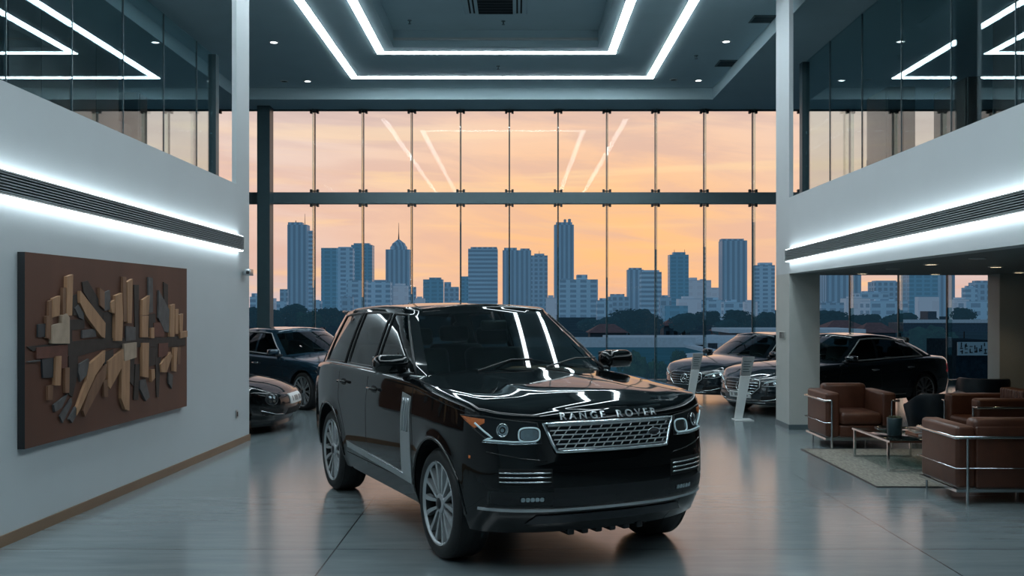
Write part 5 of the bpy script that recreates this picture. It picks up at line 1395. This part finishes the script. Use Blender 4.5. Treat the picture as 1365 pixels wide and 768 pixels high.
# rug
rm = pmat('woven_rug', (.215, .205, .18), .95, var=.35, scale=60, stretch=(1, .25, 1), bump=.6, spec=.1)
t = thing('rug', 'flat woven grey beige rug under the coffee table', 'rug', (5.1, 10.93, 0))
MB().box(-1.5, 1.5, -1.285, 1.27, 0, .010).build('pile', rm, t)
mb = MB().box(-1.515, 1.515, -1.30, -1.285, 0, .011).box(-1.515, 1.515, 1.27, 1.285, 0, .011).box(-1.515, -1.5, -1.285, 1.27, 0, .011).box(1.5, 1.515, -1.285, 1.27, 0, .011)
mb.build('border', M['black'], t)
# coffee table
TX0, TX1, TY0, TY1, TZ = 4.03, 4.72, 10.45, 11.62, .355
t = thing('coffee_table', 'low coffee table with dark glass top and thin chrome legs on the rug', 'table', ((TX0 + TX1) / 2, (TY0 + TY1) / 2, .0105)); hx, hy = (TX1 - TX0) / 2, (TY1 - TY0) / 2
MB().rbox(-hx, hx, -hy, hy, TZ - .012, TZ, .004, 2).build('tabletop', M['tableglass'], t, 30)
q = .012
mb = MB().box(-hx, hx, -hy, -hy + .02, TZ - .034, TZ - .0125).box(-hx, hx, hy - .02, hy, TZ - .034, TZ - .0125).box(-hx, -hx + .02, -hy + .02, hy - .02, TZ - .034, TZ - .0125).box(hx - .02, hx, -hy + .02, hy - .02, TZ - .034, TZ - .0125)
mb.build('top_frame', M['chrome'], t)
for sx in (-1, 1):
    for sy in (-1, 1): MB().box(sx * (hx - q) - q, sx * (hx - q) + q, sy * (hy - q - .05) - q, sy * (hy - q - .05) + q, 0, TZ - .034).build('leg', M['chrome'], t)
for sy in (-1, 1): MB().box(-hx + 2 * q, hx - 2 * q, sy * (hy - q - .05) - .009, sy * (hy - q - .05) + .009, 0, .018).build('floor_rail', M['chrome'], t)
zt = TZ + .0105
POT = pmat('dark_teal_pot', (.012, .030, .036), .4, var=.3, scale=12); MOSS = pmat('pale_moss', (.16, .17, .11), .95, var=.5, scale=40, bump=.5)
t = thing('plant_pot', 'dark teal round pot with low pale green succulents on the coffee table', 'plant pot', (4.23, 10.82, zt))
MB().lathe([(0, 0), (.072, 0), (.078, .006), (.082, .10), (.083, .195), (.080, .20), (.074, .196), (.073, .17), (0, .17)], 40).build('pot', POT, t, 50)
mb = MB(); r = random.Random(9)
for k in range(46):
    a = r.uniform(0, 2 * PI); q_ = r.uniform(0, .062); cx, cy = q_ * math.cos(a), q_ * math.sin(a)
    for j in range(6):
        b = 2 * PI * j / 6 + a; l = r.uniform(.012, .022); p = Vector((cx, cy, .172)); e = p + Vector((l * math.cos(b), l * math.sin(b), r.uniform(.022, .044))); s_ = Vector((-math.sin(b), math.cos(b), 0)) * .006
        mb.add([p - s_, p + s_, e + s_ * .6, e + Vector((0, 0, .006)), e - s_ * .6], [(0, 1, 2, 3, 4)])
mb.build('succulents', MOSS, t)
t = thing('glass_dish', 'flat pale glass dish lying on the coffee table behind the pot', 'dish', (4.38, 11.22, zt))
MB().lathe([(0, 0), (.10, .001), (.19, .012), (.225, .030), (.222, .034), (.185, .017), (.10, .006), (0, .005)], 48).build('bowl', gmat('dish_glass', (.72, .80, .80, 1), .22, .1), t, 60)
for i, (z, w_, d_, a, c, lb) in enumerate(((0, .21, .28, .1, (.30, .12, .07), 'thick reddish book at the bottom of the pile on the coffee table'), (.0325, .19, .26, -.08, (.34, .30, .25), 'cream book in the middle of the pile on the coffee table'), (.0585, .17, .24, .15, (.20, .13, .10), 'brown book on top of the pile on the coffee table'))):
    h = (.032, .0255, .022)[i]
    t = thing('book', lb, 'book', (4.53, 10.84, zt + z), a, 'books on the coffee table')
    cm = pmat('book_cover_%s' % 'abc'[i], c, .5, var=.1)
    MB().box(-w_ / 2, w_ / 2, -d_ / 2, d_ / 2, 0, .003).box(-w_ / 2, w_ / 2, -d_ / 2, d_ / 2, h - .003, h).box(-w_ / 2, -w_ / 2 + .004, -d_ / 2, d_ / 2, .003, h - .003).build('cover', cm, t)
    MB().box(-w_ / 2 + .0045, w_ / 2 - .004, -d_ / 2 + .004, d_ / 2 - .004, .0032, h - .0032).build('pages', M['white'], t)

# white information stands
def stand(label, x, y, h, s=1.):
    t = thing('information_stand', label, 'information stand', (x, y, 0), 0, 'white information stands')
    R_ = Matrix.Rotation(PI / 2, 4, 'X')
    lw = lambda z: (lerp(-.062, .075, z / h) * s, lerp(.062, .262, z / h) * s)
    a, b = lw(0), lw(h * .70)
    MB().prism([(a[0], .012), (a[1], .012), (b[1] - .01, h * .70), (b[0], h * .70)], -.02, .02, R_).build('panel', M['white'], t)
    c = lw(h)
    hd = MB().prism([(b[0], h * .705), (b[1] - .005, h * .705), (c[1], h), (c[0], h)], -.03, .012, R_).build('sloped_head', M['satin'], t)
    mb = MB()
    for k in range(5):
        z = h * (.76 + .04 * k); l = lw(z); mb.box(l[0] + .025, l[1] - .035 - .02 * (k % 2), -.0145, -.0125, z, z + h * .012)
    for v in mb.v: v.y = .0305 * (-1) if v.y < 0 else v.y
    mb2 = MB()
    for k in range(5):
        z = h * (.76 + .04 * k); l = lw(z); mb2.box(l[0] + .025, l[1] - .035 - .02 * (k % 2), -.0145, -.0122, z, z + h * .012)
    mb2.build('text_lines', M['dark'], hd)
    MB().rbox(-.075 * s, .22 * s, -.15, .15, 0, .012, .004, 2).build('base_plate', M['white'], t)
stand('white slanted information stand in front of the farther black sedan', wp(919, 541, 17.6).x, 17.6, .96, .95)
stand('white slanted information stand nearest the column, at the long sedan nose', wp(984, 560, 15.42).x, 15.42, 1.01)

# ================================================================ wall artwork: wooden relief collage
def on_wall(cx, cy):
    """photo crop coordinates of the picture -> (distance along the wall, height)"""
    px, py = 20 + cx * .3647, 325 + cy * .3647
    k = (px - VX) / FPX; off = .06                                    # picture face stands off the wall
    Y = (-3.64 - .0411 * 13.07 + off) / (k - .0411); return Y, EYE + (VY - py) / FPX * Y
WA = math.atan2(.0411, 1)
Y0, _ = on_wall(36, 380); Y1, _ = on_wall(628, 380)
z00, z01 = on_wall(36, 745)[1], on_wall(36, 17)[1]; z10, z11 = on_wall(628, 598)[1], on_wall(628, 100)[1]
zb_, zt_ = (z00 + z10) / 2, (z01 + z11) / 2
t = thing('artwork', 'large brown abstract relief picture of tan and grey wooden shards on the left wall', 'artwork', (XL(Y0) + .002, Y0, zb_), 0)
def W3(cx, cy, dep):
    Y, z = on_wall(cx, cy); return Vector((XL(Y) - XL(Y0) + dep, Y - Y0, z - zb_))
mb = MB(); vs = []
for dep in (0, .058):
    for Y, z in ((Y0, zb_), (Y1, zb_), (Y1, zt_), (Y0, zt_)): vs.append(Vector((XL(Y) - XL(Y0) + dep, Y - Y0, z - zb_)))
CANV = pmat('rust_brown_canvas', (.085, .032, .018), .55, var=.22, scale=2.5, stretch=(1, 1, .25))
mb.add(vs, [(4, 5, 6, 7)]); mb.build('canvas', CANV, t)
mb = MB(); mb.add(vs, [(0, 1, 5, 4), (1, 2, 6, 5), (2, 3, 7, 6), (3, 0, 4, 7)]); mb.build('frame_edge', M['black'], t)
CC = {'T': pmat('tan_wood', (.34, .185, .10), .6, var=.25, scale=14, stretch=(1, 1, .2)), 'K': pmat('brown_wood', (.17, .085, .048), .6, var=.25, scale=14, stretch=(1, 1, .2)), 'L': pmat('pale_wood', (.36, .27, .20), .6, var=.15, scale=12),
      'G': pmat('grey_slate', (.075, .073, .075), .6, var=.3, scale=12), 'D': pmat('dark_wood', (.020, .016, .014), .6, var=.4, scale=14), 'R': pmat('rust_wood', (.105, .036, .024), .6, var=.25, scale=9), 'B': pmat('blue_slate', (.024, .030, .036), .5, var=.2)}
PIECES = '''T 178,120 200,112 196,262 176,262|K 165,160 180,160 178,290 165,290|T 128,200 155,190 152,262 126,270|K 116,210 130,205 128,350 114,350|K 105,265 118,262 118,345 105,345|L 124,298 158,290 160,262 176,255 186,270 186,365 122,365|B 78,295 105,292 103,340 78,342|G 212,235 225,222 246,255 244,278 228,270|T 228,172 320,290 318,345 305,340 250,265 226,215|D 242,140 262,135 318,230 316,280 296,255 246,175|D 192,278 250,276 250,310 192,318|G 240,316 290,310 290,340 240,345|D 318,250 352,248 350,350 318,350|G 316,180 340,170 345,240 320,245|T 340,215 355,205 353,255 342,250|T 356,190 380,180 384,270 380,355 354,355|K 386,120 398,122 400,285 388,285|T 400,140 420,128 416,290 402,290|G 400,300 435,305 435,352 400,356|D 432,150 450,150 450,345 436,345|T 458,205 484,188 480,260 456,262|T 456,264 480,262 478,342 456,342|G 482,122 498,125 498,250 484,252|D 486,258 510,255 510,340 488,340|T 488,308 500,306 500,345 488,345|R 502,290 540,285 540,340 502,340|G 520,170 558,240 556,325 540,320 518,270|D 540,140 556,150 556,235 542,225|T 560,225 576,220 574,340 558,340|T 578,240 590,238 588,330 578,330|T 592,260 606,255 604,320 594,322|T 596,324 622,318 622,340 596,346|D 40,376 130,366 300,346 620,342 620,372 330,382 190,388 60,392|R 72,380 186,368 186,414 72,420|D 190,362 300,350 326,384 230,410 190,408|L 388,366 434,360 434,415 390,430|B 92,422 134,415 132,490 96,490|T 138,412 158,410 154,518 134,518|R 158,410 186,405 186,455 160,455|K 174,455 190,452 188,545 174,545|D 192,410 226,405 224,480 206,560 192,550|G 228,440 262,420 264,470 232,505 224,470|T 262,440 320,390 318,430 284,480 230,600 215,628 216,600 250,505|K 290,480 326,440 322,490 246,632 240,610 256,550|G 134,590 160,570 186,548 162,600 138,615|G 158,630 200,565 202,585 168,655|G 190,640 214,595 220,620 202,655|D 318,400 356,385 354,440 324,480|T 330,430 386,385 388,440 338,530 330,520|T 380,430 410,425 408,610 392,605 378,565|D 412,420 434,415 430,520 412,500|D 436,440 452,440 446,570 430,570|T 456,362 480,362 478,490 456,485|G 450,500 470,495 486,560 472,575 450,530|D 482,380 520,375 518,440 484,450|T 488,460 500,458 502,490 490,505|R 520,365 555,362 552,410 520,415|T 524,440 560,395 566,410 545,470 526,470|D 510,410 530,410 522,560 514,560|T 572,380 584,378 580,468 570,466|K 586,380 598,378 596,440 586,440|G 555,470 572,480 568,530 556,510|K 112,520 132,515 128,570 112,572|K 316,500 334,495 332,560 318,560|D 205,190 222,185 226,260 208,262|D 190,318 206,316 206,362 190,364|K 300,160 318,175 318,240 302,225|D 556,340 596,338 596,376 556,378|G 40,430 84,424 84,430 40,434'''
r = random.Random(2)
for q_ in PIECES.split('|'):
    kk, *pt = q_.split(); P = [tuple(map(float, p.split(','))) for p in pt]
    d = {'D': .006, 'R': .010, 'B': .010, 'G': .014, 'K': .018, 'T': .024, 'L': .028}[kk] + r.uniform(0, .006)
    n_ = len(P); mb = MB(); mb.add([W3(x, y, .0585) for x, y in P] + [W3(x, y, .0585 + d) for x, y in P], [tuple(range(n_, 2 * n_))] + [(i, (i + 1) % n_, (i + 1) % n_ + n_, i + n_) for i in range(n_)])
    mb.build('collage_piece', CC[kk], t)
